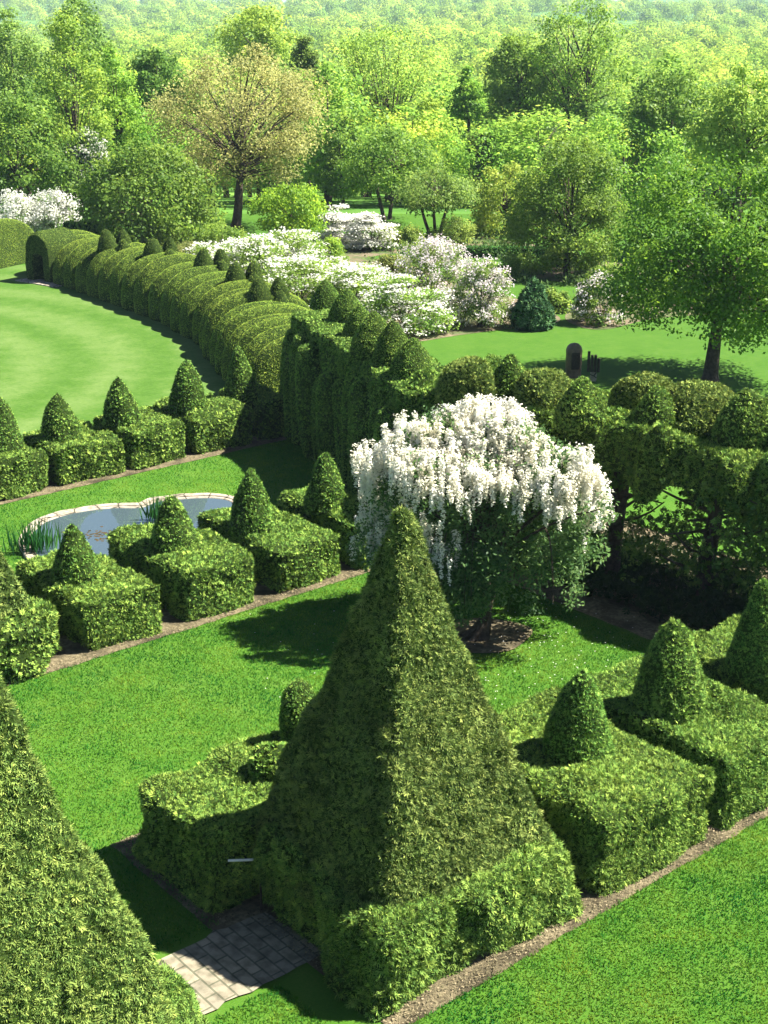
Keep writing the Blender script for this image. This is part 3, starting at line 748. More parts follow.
def tree_parts(seed, h, w, z0, shape, ncl, nleaf, leaf, cl=0.16, trunk_r=0.22, limbs=26, multi=1, fork=None, droop=0.0, flat=0.7, inner=0.35, lean=(0, 0), up=False):
    rng = np.random.default_rng(seed)
    tt = rng.random(ncl * 6); keep = rng.random(ncl * 6) < profile(shape, tt) ** 1.5; tt = tt[keep][:ncl]; n = len(tt)
    th = rng.uniform(0, 2 * math.pi, n)
    rr = profile(shape, tt) * w / 2 * (inner + (1 - inner) * rng.random(n) ** 0.45) * 0.92
    lob = 1 + 0.22 * noise(np.stack([np.cos(th) * 1.3, np.sin(th) * 1.3, tt * 2.5], 1), 1.4, seed)
    rr = rr * lob
    cc = np.stack([rr * np.cos(th), rr * np.sin(th), z0 + (h - z0) * tt], 1)
    cc[:, :2] += np.array(lean) * (cc[:, 2:] / h)
    cr = w * cl * rng.uniform(0.65, 1.3, n) * (0.75 + 0.4 * profile(shape, tt))
    N_ = n * nleaf
    ci = np.repeat(np.arange(n), nleaf)
    d = unit(rng.normal(size=(N_, 3))); rad = cr[ci] * rng.random(N_) ** 0.5
    off = d * rad[:, None]; off[:, 2] *= flat
    off[:, 2] -= droop * np.linalg.norm(off[:, :2], axis=1)
    P = cc[ci] + off
    ctr = np.array([0, 0, z0 + (h - z0) * 0.35])
    out = unit(P - ctr)
    nn = unit(out * 0.3 + d * 0.35 + rng.normal(size=(N_, 3)) * 0.75 + [0.1, 0, 0.75])
    D = unit(np.cross(nn, rng.normal(size=(N_, 3)))); D[:, 2] -= 0.25; D = unit(D); W = unit(np.cross(nn, D))
    L_ = leaf * rng.uniform(0.6, 1.3, N_)
    lv, lf = kites(P, D, W, L_, L_ * 0.33)
    ti = np.clip(rng.random(n)[ci] * 0.45 + rng.random(N_) * 0.55, 0, 1)
    # wood
    fk = fork if fork is not None else z0 + (h - z0) * 0.12
    ps = []
    bases = []
    for m in range(multi):
        a = 6.28 * m / multi + 0.4; r = 0.0 if multi == 1 else 0.35 + 0.2 * m
        b0 = np.array([r * math.cos(a) * 0.4, r * math.sin(a) * 0.4, -0.15]); b1 = np.array([r * math.cos(a) * 2 + lean[0] * 0.3, r * math.sin(a) * 2 + lean[1] * 0.3, fk])
        mid = (b0 + b1) / 2 + np.array([rng.normal() * 0.12, rng.normal() * 0.12, 0])
        pts = bez(b0, mid, b1, 8); rad = np.linspace(1.15, 0.75, 8) * trunk_r / multi ** 0.4; rad[0] *= 1.35
        ps.append(tube(pts, rad, 9)); bases.append(b1)
        top = np.array([b1[0] * 1.3 + lean[0] * 0.5, b1[1] * 1.3 + lean[1] * 0.5, z0 + (h - z0) * 0.72])
        ps.append(tube(bez(b1, (b1 + top) / 2 + rng.normal(size=3) * 0.15, top, 8), np.linspace(0.72, 0.12, 8) * trunk_r / multi ** 0.4, 7))
    order = rng.permutation(n)[:limbs]
    for i in order:
        b = bases[rng.integers(len(bases))]
        zst = fk + max(0, (cc[i, 2] - fk)) * rng.uniform(0.05, 0.4)
        st = np.array([b[0], b[1], min(zst, z0 + (h - z0) * 0.6)])
        mid = st * 0.5 + cc[i] * 0.5; mid[2] += 0.12 * np.linalg.norm(cc[i] - st) * (1 if shape != 'vase' else -0.3); mid[:2] += rng.normal(size=2) * 0.2
        if up: mid = st + (cc[i] - st) * np.array([0.3, 0.3, 0.55])
        ps.append(tube(bez(st, mid, cc[i], 6), np.linspace(0.4, 0.06, 6) * trunk_r * rng.uniform(0.6, 1), 5))
    V, f = merge(ps)
    return (V, f), (lv, lf, ti)

def make_tree(name, label, cat, loc, parts, color, group=None, rz=0.0, scale=(1, 1, 1), bark='bark'):
    t = thing(name, label, cat, loc, rz, group); t.scale = scale
    (V, f), (lv, lf, ti) = parts
    obj('trunk', [(V, f, 0, None, True)], [M[bark]], t)
    obj('crown', [(lv, lf, 0, ti, False)], [M['leaf']], t, color)
    return t

def box_dims(x0, x1, ytop, Y):
    xc = (x0 + x1) / 2
    top = AT(xc, ytop, Y); zb = float(terr(top[0], Y)); sc = math.hypot(Y, H - top[2]) / F
    return (top[0], Y, zb), top[2] - zb, (x1 - x0) * math.hypot(Y, H) / F / 1.0

def _bri(c): return (c[0] * 1.2 + 0.15, c[1] * 1.35 + 0.12, c[2] * 1.0 + 0.025)
def tree_at(label, x0, x1, ytop, ybot, Y, color, shape='round', ncl=70, nleaf=130, leaf=0.22, name='broadleaf_tree', seed=1, **kw):
    loc, h, w = box_dims(x0, x1, ytop, Y)
    foot = kw.pop('foot', 0) * math.hypot(Y, H) / F
    if foot: kw['lean'] = (-foot, 0); loc = (loc[0] + foot, loc[1], loc[2])
    z0 = max(0.3, AT((x0 + x1) / 2, ybot, Y)[2] - loc[2])
    cl = kw.get('cl', 0.16)
    return make_tree(name, label, 'tree', loc, tree_parts(seed, h - w * cl * 0.4, w * 0.97, z0 + 0.2, shape, ncl, nleaf, leaf, **kw), _bri(color))

MIDG = (0.06, 0.17, 0.02); BRIGHT = (0.11, 0.25, 0.025); DARKG = (0.035, 0.12, 0.02); YELG = (0.2, 0.29, 0.04); PALE = (0.17, 0.27, 0.07)
# the lawn tree at the right
loc = G(710, 380)
tr = make_tree('lawn_tree', 'big spreading tree on a leaning trunk, casting shade on the lawn at right', 'tree', (loc[0], loc[1], 0),
               tree_parts(301, 8.3, 8.8, 2.4, 'broad', 190, 270, 0.145, cl=0.11, trunk_r=0.27, limbs=46, fork=2.2, droop=0.35, inner=0.3, lean=(0.4, 0)), (0.15, 0.31, 0.03))
tree_at('large dark tree on a short trunk, left of the big lawn tree', 515, 632, 128, 262, 75, (0.05, 0.155, 0.022), 'broad', 130, 240, 0.155, seed=303, cl=0.13, trunk_r=0.2, limbs=34, droop=0.3, fork=1.2)
tree_at('bronze-orange maple with fresh spring leaves, tallest tree left of centre', 163, 335, 38, 196, 93, (0.25, 0.25, 0.12), 'round', 190, 130, 0.18, seed=305, cl=0.10, trunk_r=0.3, limbs=80, fork=3.0, inner=0.25, up=True, foot=-19, name='maple_tree')
tree_at('dense rounded dark-green tree, foliage to the ground, left of the maple', 78, 212, 136, 250, 86, (0.045, 0.16, 0.025), 'broad', 130, 170, 0.22, seed=307, cl=0.13, trunk_r=0.2, limbs=20, droop=0.3)
tree_at('small bright yellow-green tree in front of the maple on its right', 255, 326, 180, 236, 80, (0.13, 0.3, 0.02), 'round', 60, 120, 0.18, seed=309, cl=0.15, trunk_r=0.1, limbs=20)
tree_at('tall pale tree with a thin dark trunk near the left edge', 22, 108, 0, 190, 100, (0.12, 0.26, 0.04), 'tall', 110, 110, 0.22, seed=311, cl=0.15, trunk_r=0.18, limbs=40)
tree_at('tall airy light-green tree between the dark round tree and the left edge tree', 78, 142, 28, 165, 104, (0.14, 0.3, 0.04), 'tall', 90, 95, 0.22, seed=313, cl=0.16, trunk_r=0.17, limbs=34)
tree_at('dark spreading tree at the left edge under the tall pale one', -40, 62, 85, 205, 96, (0.05, 0.17, 0.03), 'broad', 100, 130, 0.24, seed=315, cl=0.14, trunk_r=0.2, limbs=20)
tree_at('pale vase-shaped tree with bare spreading branches showing, top centre', 322, 455, 24, 128, 120, (0.17, 0.3, 0.06), 'vase', 110, 60, 0.24, seed=317, cl=0.12, trunk_r=0.24, limbs=60, inner=0.2, fork=2.0)
tree_at('olive crabapple with crooked dark trunks, beyond the white lilac', 395, 478, 166, 210, 88, (0.08, 0.2, 0.05), 'broad', 80, 100, 0.16, seed=319, cl=0.13, trunk_r=0.17, limbs=40, multi=3, fork=1.8, name='crabapple_tree')
tree_at('mid-green tree with two thin trunks, behind the olive crabapple', 335, 440, 122, 190, 97, (0.07, 0.2, 0.03), 'broad', 100, 120, 0.2, seed=321, cl=0.13, trunk_r=0.17, limbs=30, multi=2, fork=3.2)
tree_at('dark shaded tree right of the maple, behind the white bush pair', 312, 372, 118, 200, 108, (0.05, 0.17, 0.03), 'round', 80, 120, 0.22, seed=323, cl=0.15, trunk_r=0.18, limbs=24)
tree_at('very tall tree with dark twin stem, rising right of top centre', 530, 640, -22, 120, 125, (0.08, 0.22, 0.03), 'oval', 110, 90, 0.24, seed=325, cl=0.11, trunk_r=0.25, limbs=55, multi=2, fork=7.0, inner=0.2)
tree_at('dark narrow-topped tree leaning on the tall twin-stemmed one', 484, 560, 22, 120, 128, (0.06, 0.19, 0.03), 'oval', 110, 110, 0.26, seed=327, cl=0.13, trunk_r=0.22, limbs=24)
tree_at('small pointed bright tree in front of the narrow-topped dark tree', 448, 492, 62, 122, 122, (0.1, 0.27, 0.04), 'cone', 70, 100, 0.24, seed=329, cl=0.16, trunk_r=0.15, limbs=14)
tree_at('dark pointed tree poking above the bronze maple on its right', 284, 328, 22, 95, 135, (0.04, 0.14, 0.03), 'cone', 70, 120, 0.27, seed=331, cl=0.17, trunk_r=0.18, limbs=10)
tree_at('dark tree just left of the bronze maple crown', 128, 188, 46, 120, 118, (0.05, 0.18, 0.035), 'round', 80, 120, 0.26, seed=333, cl=0.15, trunk_r=0.18, limbs=14)
tree_at('yellow-green tree cut off by the right edge above the lawn tree', 698, 800, 60, 175, 82, (0.16, 0.30, 0.06), 'oval', 110, 105, 0.22, seed=335, cl=0.13, trunk_r=0.2, limbs=40)
tree_at('dark-green tree between the yellow-green tree and the tall twin-stemmed one', 628, 722, 66, 160, 104, (0.05, 0.18, 0.03), 'round', 100, 120, 0.25, seed=337, cl=0.14, trunk_r=0.2, limbs=16)
tree_at('weeping pale-yellow tree between the crabapple and large dark tree', 468, 545, 158, 250, 90, (0.2, 0.3, 0.06), 'broad', 90, 110, 0.18, seed=339, cl=0.13, trunk_r=0.16, limbs=30, droop=0.9)
tree_at('small round dark bush-like tree above the weeping pale tree', 466, 496, 132, 170, 112, (0.03, 0.12, 0.025), 'round', 50, 120, 0.22, seed=341, cl=0.2, trunk_r=0.12, limbs=8)
tree_at('broad bright tree rising behind the large dark tree and the lawn tree', 560, 690, 108, 210, 100, (0.09, 0.25, 0.03), 'broad', 110, 120, 0.24, seed=343, cl=0.13, trunk_r=0.2, limbs=14)
tree_at('bright rounded tree filling the gap above the weeping pale tree', 420, 540, 120, 215, 112, (0.12, 0.29, 0.04), 'broad', 100, 120, 0.24, seed=345, cl=0.13, trunk_r=0.2, limbs=14)
tree_at('mid-green tree at the left edge behind the tall pale tree', -30, 45, 5, 110, 122, (0.07, 0.2, 0.045), 'tall', 90, 120, 0.26, seed=347, cl=0.15, trunk_r=0.2, limbs=14)
tree_at('dark tree top behind the two tall left trees', 45, 110, -12, 110, 130, (0.05, 0.19, 0.04), 'tall', 90, 120, 0.27, seed=349, cl=0.15, trunk_r=0.2, limbs=14)
tree_at('bright light-green tree behind the dark round tree, left of the maple trunk', 120, 205, 105, 205, 105, (0.11, 0.28, 0.04), 'round', 80, 110, 0.24, seed=351, cl=0.15, trunk_r=0.18, limbs=12)
tree_at('pale yellow willow-like tree behind the bronze maple top', 222, 296, 2, 75, 165, (0.22, 0.33, 0.06), 'round', 90, 100, 0.36, seed=353, cl=0.15, trunk_r=0.25, limbs=10)
# white-flowering tree between the left trunks
loc, h, w = box_dims(62, 108, 128, 99)
parts = tree_parts(361, h, w * 0.95, 1.2, 'round', 50, 90, 0.18, cl=0.17, trunk_r=0.12, limbs=24)
t = make_tree('flowering_tree', 'white-blossomed tree glimpsed between the left trunks', 'tree', loc, parts, (0.1, 0.2, 0.05))
rng = np.random.default_rng(362); P = parts[1][0].reshape(-1, 4, 3)[:, 0]; P = P[rng.choice(len(P), 2600)]
D = unit(rng.normal(size=P.shape)); W = unit(np.cross(D, rng.normal(size=P.shape)))
V, f = kites(P, D, W, 0.17, 0.07); obj('blossom', [(V, f, 0, None, False)], [M['petal']], t)

# wood behind: individual trees from shared prototypes
protos = []
for k, (shape, lf_, cl) in enumerate((('round', 0.36, 0.15), ('oval', 0.36, 0.14), ('tall', 0.36, 0.15), ('broad', 0.38, 0.13), ('round', 0.38, 0.13))):
    (V, f), (lv, lf, ti) = tree_parts(401 + k, 12, 9.5, 2.0, shape, 64, 75, lf_, cl=cl, trunk_r=0.25, limbs=16)
    protos.append((mesh_data('trunk', [(V, f, 0, None, True)], [M['bark']]), mesh_data('crown', [(lv, lf, 0, ti, False)], [M['leaf']])))
kinds = [((0.2, 0.31, 0.05), 'pale yellow-green spring tree in the wood beyond the garden', 'yellow-green trees of the wood'),
         ((0.12, 0.28, 0.045), 'fresh light-green tree in the wood beyond the garden', 'light-green trees of the wood'),
         ((0.075, 0.22, 0.04), 'mid-green leafy tree in the wood beyond the garden', 'mid-green trees of the wood'),
         ((0.04, 0.15, 0.035), 'dark-green tree in the wood beyond the garden', 'dark trees of the wood'),
         ((0.24, 0.25, 0.09), 'pale buff tree just coming into leaf in the wood', 'buff trees of the wood')]
rng = np.random.default_rng(77)
Y = 112.0
while Y < 330:
    step = 7.2 + (Y - 110) * 0.034
    half = Y * 0.30 + 6
    x = -half + rng.uniform(0, step)
    while x < half:
        xx, yy = x + rng.normal() * 1.5, Y + rng.normal() * 2.0
        k = rng.choice(5, p=[0.3, 0.32, 0.22, 0.1, 0.06])
        tm, cm = protos[rng.integers(5)]
        z = float(terr(xx, yy))
        hh = rng.uniform(8.5, 13.5) * (0.8 if Y < 125 else 1.0)
        sxy = rng.uniform(0.8, 1.2) * (1.0 if Y < 125 else 1.2)
        t = thing('woodland_tree', kinds[k][1], 'tree', (xx, yy, z - 0.1), rng.uniform(0, 6.28), kinds[k][2])
        t.scale = (sxy, sxy, hh / 12)
        link('trunk', tm, t)
        c0 = np.array(_bri(kinds[k][0])) * rng.uniform(0.95, 1.2)
        link('crown', cm, t, tuple(c0))
        x += step * rng.uniform(0.8, 1.25)
    Y += step * 1.15

# far forest as one mass
rng = np.random.default_rng(91)
n = 2600
dd = 310 * (2000 / 310) ** (rng.random(n) ** 0.9)
xx = rng.uniform(-0.31, 0.31, n) * dd; zz = terr(xx, dd)
clear = noise(np.stack([xx * 0.006, dd * 0.0025, 0 * xx], 1), 1.0, 5) > 0.55
m = ~(clear & (dd > 700)); xx, dd, zz = xx[m], dd[m], zz[m]; n = len(dd)
size = rng.uniform(8, 14, n) * (0.8 + np.clip((dd - 270) / 900, 0, 1) * 0.9)
ht = rng.uniform(9, 15, n) * (1 + np.clip((dd - 600) / 1500, 0, 0.5))
nl = 420
q = unit(rng.normal(size=(n, nl, 3))); q[:, :, 2] = np.abs(q[:, :, 2]) * 1.0 - 0.15
lob = 1 + 0.3 * np.sin(q[:, :, 0] * 4 + rng.uniform(0, 6, (n, 1))) * np.cos(q[:, :, 1] * 4 + rng.uniform(0, 6, (n, 1)))
rad = (0.75 + 0.3 * rng.random((n, nl))) * lob
P = np.stack([xx[:, None] + q[:, :, 0] * rad * size[:, None] * 0.5, dd[:, None] + q[:, :, 1] * rad * size[:, None] * 0.5, zz[:, None] + ht[:, None] * (0.45 + 0.55 * q[:, :, 2] * rad)], -1).reshape(-1, 3)
nn = unit(q.reshape(-1, 3) + 0.28 * rng.normal(size=(n * nl, 3)))
D = unit(np.cross(nn, rng.normal(size=nn.shape))); W = unit(np.cross(nn, D))
Lf = np.repeat(size, nl) * 0.085 * rng.uniform(0.7, 1.3, n * nl)
V, f = kites(P, D, W, Lf, Lf * 0.4)
ti = np.clip(np.repeat(rng.random(n), nl) * 0.8 + 0.2 * rng.random(n * nl), 0, 1)
o = obj('forest', [(V, f, 0, ti, False)], [leaf_material('forest_leaves', 0.5, 1.25, 0.06, 0.3, 0.8, 0.05, 0.3, 0.01)], None, (0.33, 0.46, 0.06))
tag(o, 'far-off spring wood fading into blue haze at the top of the photo', 'forest', kind='stuff')

# ------------------------------------------------------------------ flowering shrubs and bed plants
def shrub(name, label, x, y, wpx, hpx, color, seed, blossom=None, nfl=0, tiers=False, leafsize=0.12, ncl=40, nleaf=110, flat_r=0.2, depth=0.8, group=None, petal=0.085, flsep=None):
    g3 = G(x, y); sc = math.sqrt(g3[0] ** 2 + g3[1] ** 2 + H * H) / F
    w, h = wpx * sc, hpx * sc * 1.05
    rng = np.random.default_rng(seed)
    t = thing(name, label, 'shrub', (g3[0], g3[1] + w * depth * 0.35, 0), 0, group)
    n = ncl
    th = rng.uniform(0, 6.28, n); zc = rng.random(n) ** 1.15
    rr = np.sqrt(1 - zc ** 2.5 * 0.95) * (0.35 + 0.65 * rng.random(n) ** 0.4)
    cc = np.stack([rr * np.cos(th) * w / 2 * 0.88, rr * np.sin(th) * w / 2 * depth * 0.88, 0.06 * h + zc * h * 0.82], 1)
    cr = w * 0.13 * rng.uniform(0.7, 1.3, n)
    if tiers: cr *= 1.3
    ci = np.repeat(np.arange(n), nleaf); N_ = len(ci)
    d = unit(rng.normal(size=(N_, 3))) * rng.random(N_)[:, None] ** 0.4
    off = d * cr[ci][:, None]; off[:, 2] *= 0.3 if tiers else 0.85
    P = cc[ci] + off; P[:, 2] = np.maximum(P[:, 2], 0.03)
    nn = unit(unit(P * [1, 1, 0.8]) * 0.5 + rng.normal(size=P.shape) * 0.7 + [0, 0, 0.7])
    D = unit(np.cross(nn, rng.normal(size=P.shape))); W = unit(np.cross(nn, D)); L_ = leafsize * rng.uniform(0.7, 1.3, N_)
    lv, lf = kites(P, D, W, L_, L_ * 0.34)
    color = _bri(color)
    obj('foliage', [(lv, lf, 0, np.clip(0.5 * rng.random(n)[ci] + 0.5 * rng.random(N_), 0, 1), False)], [M['leaf']], t, color)
    ps = [tube(bez((rng.normal() * 0.1, rng.normal() * 0.1, 0), cc[i] * [0.3, 0.3, 0.6], cc[i], 5), np.linspace(0.035, 0.01, 5), 5) for i in range(0, n, 4)]
    V, f = merge(ps); obj('stems', [(V, f, 0, None, True)], [M['bark']], t)
    if blossom:
        k = 14
        ci = rng.integers(0, n, nfl)
        d = unit(rng.normal(size=(nfl, 3))); d[:, 2] = np.abs(d[:, 2])
        c = cc[ci] + d * cr[ci][:, None] * [1.05, 1.05, 0.34 if tiers else 0.9]
        e = rng.normal(size=(nfl, k, 3)) * flat_r * 0.5
        e[:, :, 2] *= 0.22 if tiers else 0.9
        P = (c[:, None] + e).reshape(-1, 3)
        nn = unit(rng.normal(size=P.shape) * 0.4 + ([0, 0, 1.0] if tiers else np.repeat(d, k, 0)))
        D = unit(np.cross(nn, rng.normal(size=P.shape))); W = unit(np.cross(nn, D))
        V, f = kites(P, D, W, petal * rng.uniform(0.7, 1.3, len(P)), petal * 0.42)
        obj('blossom', [(V, f, 0, None, False)], [M[blossom]], t)
    return t
VG = (0.11, 0.24, 0.045)
vib = 'white tiered viburnum bushes behind the curved hedge'
for i, (x, y, w_, h_, lb) in enumerate([
        (212, 283, 70, 36, 'smallest white tiered viburnum, farthest along the curved hedge'),
        (250, 292, 95, 50, 'white tiered viburnum behind the middle of the curved hedge'),
        (292, 282, 95, 48, 'white tiered viburnum at the top of the viburnum bank'),
        (300, 312, 100, 48, 'white tiered viburnum just left of the first cone on the tall hedge'),
        (352, 318, 100, 46, 'white tiered viburnum directly behind the cones of the tall hedge'),
        (405, 338, 92, 58, 'white tiered viburnum spreading over the soil edge next to the lawn'),
        (358, 296, 70, 28, 'low white tiered viburnum between the bank top and the lilac')]):
    shrub('viburnum_bush', lb, x, y, w_, h_, VG, 501 + i, 'petal', 230, True, 0.13, 60, 110, 0.34, group=vib, petal=0.12)
shrub('lilac_bush', 'larger pinkish-white lilac bush beside the tiered viburnums', 436, 318, 96, 70, (0.09, 0.19, 0.045), 521, 'pinkish', 520, False, 0.11, 80, 120, 0.2)
shrub('lilac_bush', 'smaller pinkish-white lilac bush at the end of the bed next to the little conifer', 483, 330, 66, 66, (0.08, 0.18, 0.045), 522, 'pinkish', 330, False, 0.11, 64, 120, 0.2)
shrub('white_bush', 'bright white bush with arching sprays, left one of the pair beside the crabapple', 342, 248, 46, 40, (0.14, 0.24, 0.07), 523, 'petal', 420, True, 0.12, 36, 50, 0.34, petal=0.14)
shrub('white_bush', 'bright white bush with arching sprays, right one of the pair beside the crabapple', 372, 252, 44, 38, (0.14, 0.24, 0.07), 524, 'petal', 420, True, 0.12, 36, 50, 0.34, petal=0.14)
shrub('white_bush', 'white-flowering bush at the left edge behind the scallops beyond the arch', 14, 236, 56, 36, (0.14, 0.26, 0.08), 525, 'petal', 360, False, 0.13, 36, 70, 0.3, petal=0.13)
shrub('white_bush', 'white-flowering bush directly above the dark arch', 52, 236, 52, 38, (0.14, 0.26, 0.08), 526, 'petal', 420, False, 0.13, 36, 70, 0.3, petal=0.13)
shrub('pink_bush', 'pinkish white shrub half under the lawn tree at right', 603, 327, 60, 44, (0.08, 0.19, 0.04), 527, 'pinkish', 160, False, 0.12, 44, 120, 0.2)
shrub('green_bush', 'yellow-green bush between the maple trunk and the white bush pair', 327, 274, 44, 34, (0.15, 0.28, 0.03), 528)
shrub('green_bush', 'low bright bush at the foot of the bronze maple', 222, 252, 56, 24, (0.1, 0.22, 0.04), 529)
shrub('green_bush', 'pale bush under the crabapple trunks', 402, 248, 48, 22, (0.15, 0.25, 0.06), 530)
shrub('green_bush', 'pale bush right of the crabapple above the clipped low hedge', 452, 244, 52, 22, (0.16, 0.26, 0.07), 531)
shrub('green_bush', 'buff-green low bush left of the lilac', 392, 278, 46, 20, (0.14, 0.18, 0.06), 532)
shrub('green_bush', 'round green bush right of the small conifer', 556, 314, 34, 24, (0.1, 0.22, 0.05), 533)
shrub('green_bush', 'mid-green bush above the lilac at the edge of the far lawn', 520, 276, 50, 20, (0.1, 0.23, 0.05), 534)
shrub('green_bush', 'bushy shrub in the bed left of the large dark tree trunk', 560, 268, 40, 18, (0.12, 0.22, 0.05), 535)
shrub('green_bush', 'low bush in the bed right of the large dark tree trunk', 612, 290, 56, 20, (0.1, 0.22, 0.05), 536)
shrub('green_bush', 'shrub in the shade behind the lawn tree trunk', 680, 305, 60, 30, (0.07, 0.18, 0.04), 537)
shrub('green_bush', 'shrub at the right edge behind the lawn tree', 750, 308, 60, 34, (0.09, 0.2, 0.04), 538)
shrub('green_bush', 'low dark shrub under the dense round tree, above the scallops', 165, 252, 60, 18, (0.06, 0.17, 0.03), 539)
shrub('green_bush', 'buff perennial clump above the second twin-lobed yew', 190, 258, 40, 12, (0.16, 0.2, 0.09), 540)
# little conifer
g3 = G(534, 331)
rng = np.random.default_rng(551)
t = thing('dwarf_conifer', 'small dark conifer on the mulch beside the smaller lilac', 'shrub', (g3[0], g3[1] + 0.6, 0))
s = lathe([(0.7, 0.05), (0.85, 0.35), (0.8, 0.8), (0.62, 1.3), (0.35, 1.75), (0.12, 2.0), (0.01, 2.08)], 22)
link('foliage', hedge_mesh('foliage', s, 230, 0.26, 0.03, 552, 0.16, 1.7, spread=0.5, up=-0.1), t, (0.06, 0.14, 0.05))
# low clipped hedge far lawn
g0, g1 = G(425, 258), G(545, 256)
t = thing('low_hedge', 'long low clipped green hedge along the far lawn below the crabapple', 'hedge', ((g0[0] + g1[0]) / 2, g0[1] + 0.4, 0))
link('hedge_body', hedge_mesh('hedge_body', rbox(-4.2, 4.2, -0.4, 0.4, 0, 0.55, 0.1, 0.25), 240, 0.14, 0.025, 561, 0.06, 1.2, k=4), t, (0.05, 0.15, 0.025))
g0 = G(82, 244)
t = thing('low_hedge', 'short low clipped hedge right behind the dark arch', 'hedge', (g0[0], g0[1], 0))
link('hedge_body', hedge_mesh('hedge_body', rbox(-1.0, 1.0, -0.4, 0.4, 0, 1.3, 0.1, 0.25), 240, 0.14, 0.025, 562, 0.05, 1.2, k=4), t, (0.06, 0.15, 0.025))
# perennials in the beds
rng = np.random.default_rng(571)
poly = [(200, 240), (330, 255), (430, 250), (560, 262), (640, 285), (560, 285), (470, 275), (380, 272), (300, 268), (230, 255)]
P = []
for i in range(700):
    x = rng.uniform(190, 768); y = rng.uniform(240, 300) if x > 520 else rng.uniform(238, 262)
    if noise(np.array([[x * 0.05, y * 0.12, 0]]), 1.0, 3)[0] > 0.05: P.append(G(x, y))
P = np.array(P); m = len(P)
ci = np.repeat(np.arange(m), 26); Q = P[ci] + rng.normal(size=(len(ci), 3)) * [0.3, 0.3, 0.0]; Q[:, 2] = np.abs(rng.normal(0, 0.18, len(ci)))
D = unit(rng.normal(size=Q.shape) + [0, 0, 0.8]); W = unit(np.cross(D, rng.normal(size=Q.shape)))
V, f = kites(Q, D, W, 0.26, 0.06)
o = obj('undergrowth', [(V, f, 0, np.clip(rng.random(m)[ci] * 0.7 + 0.3 * rng.random(len(ci)), 0, 1), False)], [M['leaf']], None, (0.13, 0.22, 0.06))
tag(o, 'mixed low bed plants on the mulch below the trees', 'bed plants', kind='stuff')

# ------------------------------------------------------------------ wisteria
rng = np.random.default_rng(601)
wb = G(482, 640)
t = thing('wisteria_tree', 'white wisteria trained as a tree, hung with long flower trusses', 'tree', (wb[0], wb[1], 0))
ctr = np.array([-0.06, 0.9, 2.62]); rad3 = np.array([2.72, 2.2, 2.55])
ps = [tube(bez((0, 0, -0.1), (0.15, 0.2, 0.8), (0.05, 0.55, 1.7), 8), np.linspace(0.16, 0.1, 8), 9),
      tube(bez((-0.25, -0.1, -0.05), (0.25, 0.1, 0.6), (0.35, 0.6, 1.6), 8), np.linspace(0.09, 0.05, 8), 8),
      tube(bez((-0.7, -0.1, 0.02), (-0.2, -0.05, 0.12), (0.15, 0.15, 0.7), 7), np.linspace(0.05, 0.08, 7), 7)]
ncl = 170
q = unit(rng.normal(size=(ncl, 3))); q[:, 2] = np.where(q[:, 2] < -0.6, -q[:, 2], q[:, 2])
LOB = lambda q_: (1 + 0.36 * noise(q_, 1.7, 3) + 0.08 * noise(q_, 3.6, 13))[:, None] * np.array([1.0, 1.0, 0.97]) * np.where(q_[:, 2:] > 0.0, (1 - 0.18 * np.clip(q_[:, 2:], 0, 1) ** 3), 1.0)
cc = ctr + np.array([0.3, 0, 0]) * q[:, 2:] + q * rad3 * (0.45 + np.where(q[:, 2:] > 0.3, 0.45, 0.58) * rng.random((ncl, 1)) ** 0.6) * LOB(q)
for i in range(0, ncl, 3):
    st = np.array([0.1, 0.55, 1.5]); ps.append(tube(bez(st, (st + cc[i]) / 2 + [0, 0, 0.5], cc[i], 6), np.linspace(0.05, 0.012, 6), 5))
for a in range(7):
    th = rng.uniform(-2.6, -0.3); b = ctr + [2.3 * math.cos(th), 1.7 * math.sin(th), 0.2]
    ps.append(tube(bez(b, b + [0.3 * math.cos(th), 0.2 * math.sin(th), -0.2], b + [0.35 * math.cos(th), 0.3 * math.sin(th), -1.6], 7), np.linspace(0.012, 0.006, 7), 4))
V, f = merge(ps); obj('trunk', [(V, f, 0, None, True)], [M['bark']], t)
nlf = 190
ci = np.repeat(np.arange(ncl), nlf); N_ = len(ci)
d = unit(rng.normal(size=(N_, 3))) * rng.random(N_)[:, None] ** 0.5
P = cc[ci] + d * 0.5 * rng.uniform(0.7, 1.2, ncl)[ci][:, None]
# trailing leafy streamers on the lower right
ns = 44
for k in range(ns):
    th = rng.uniform(-2.9, 0.3); b = ctr + [2.2 * math.cos(th), 1.8 * math.sin(th), -0.1 + 0.2 * rng.normal()]
    ln = rng.uniform(0.8, 1.9); m = int(190 * ln); z = rng.random(m) * ln
    P = np.vstack([P, b + np.stack([rng.normal(0, 0.12, m), rng.normal(0, 0.12, m), -z], 1)])
nn = unit(rng.normal(size=P.shape) * 0.8 + [0, -0.1, 0.8]); D = unit(np.cross(nn, rng.normal(size=P.shape))); D[:, 2] -= 0.4; D = unit(D); W = unit(np.cross(nn, D))
V, f = kites(P, D, W, 0.10 * rng.uniform(0.7, 1.4, len(P)), 0.026)
obj('foliage', [(V, f, 0, rng.random(len(P)), False)], [M['leaf']], t, (0.15, 0.27, 0.08))
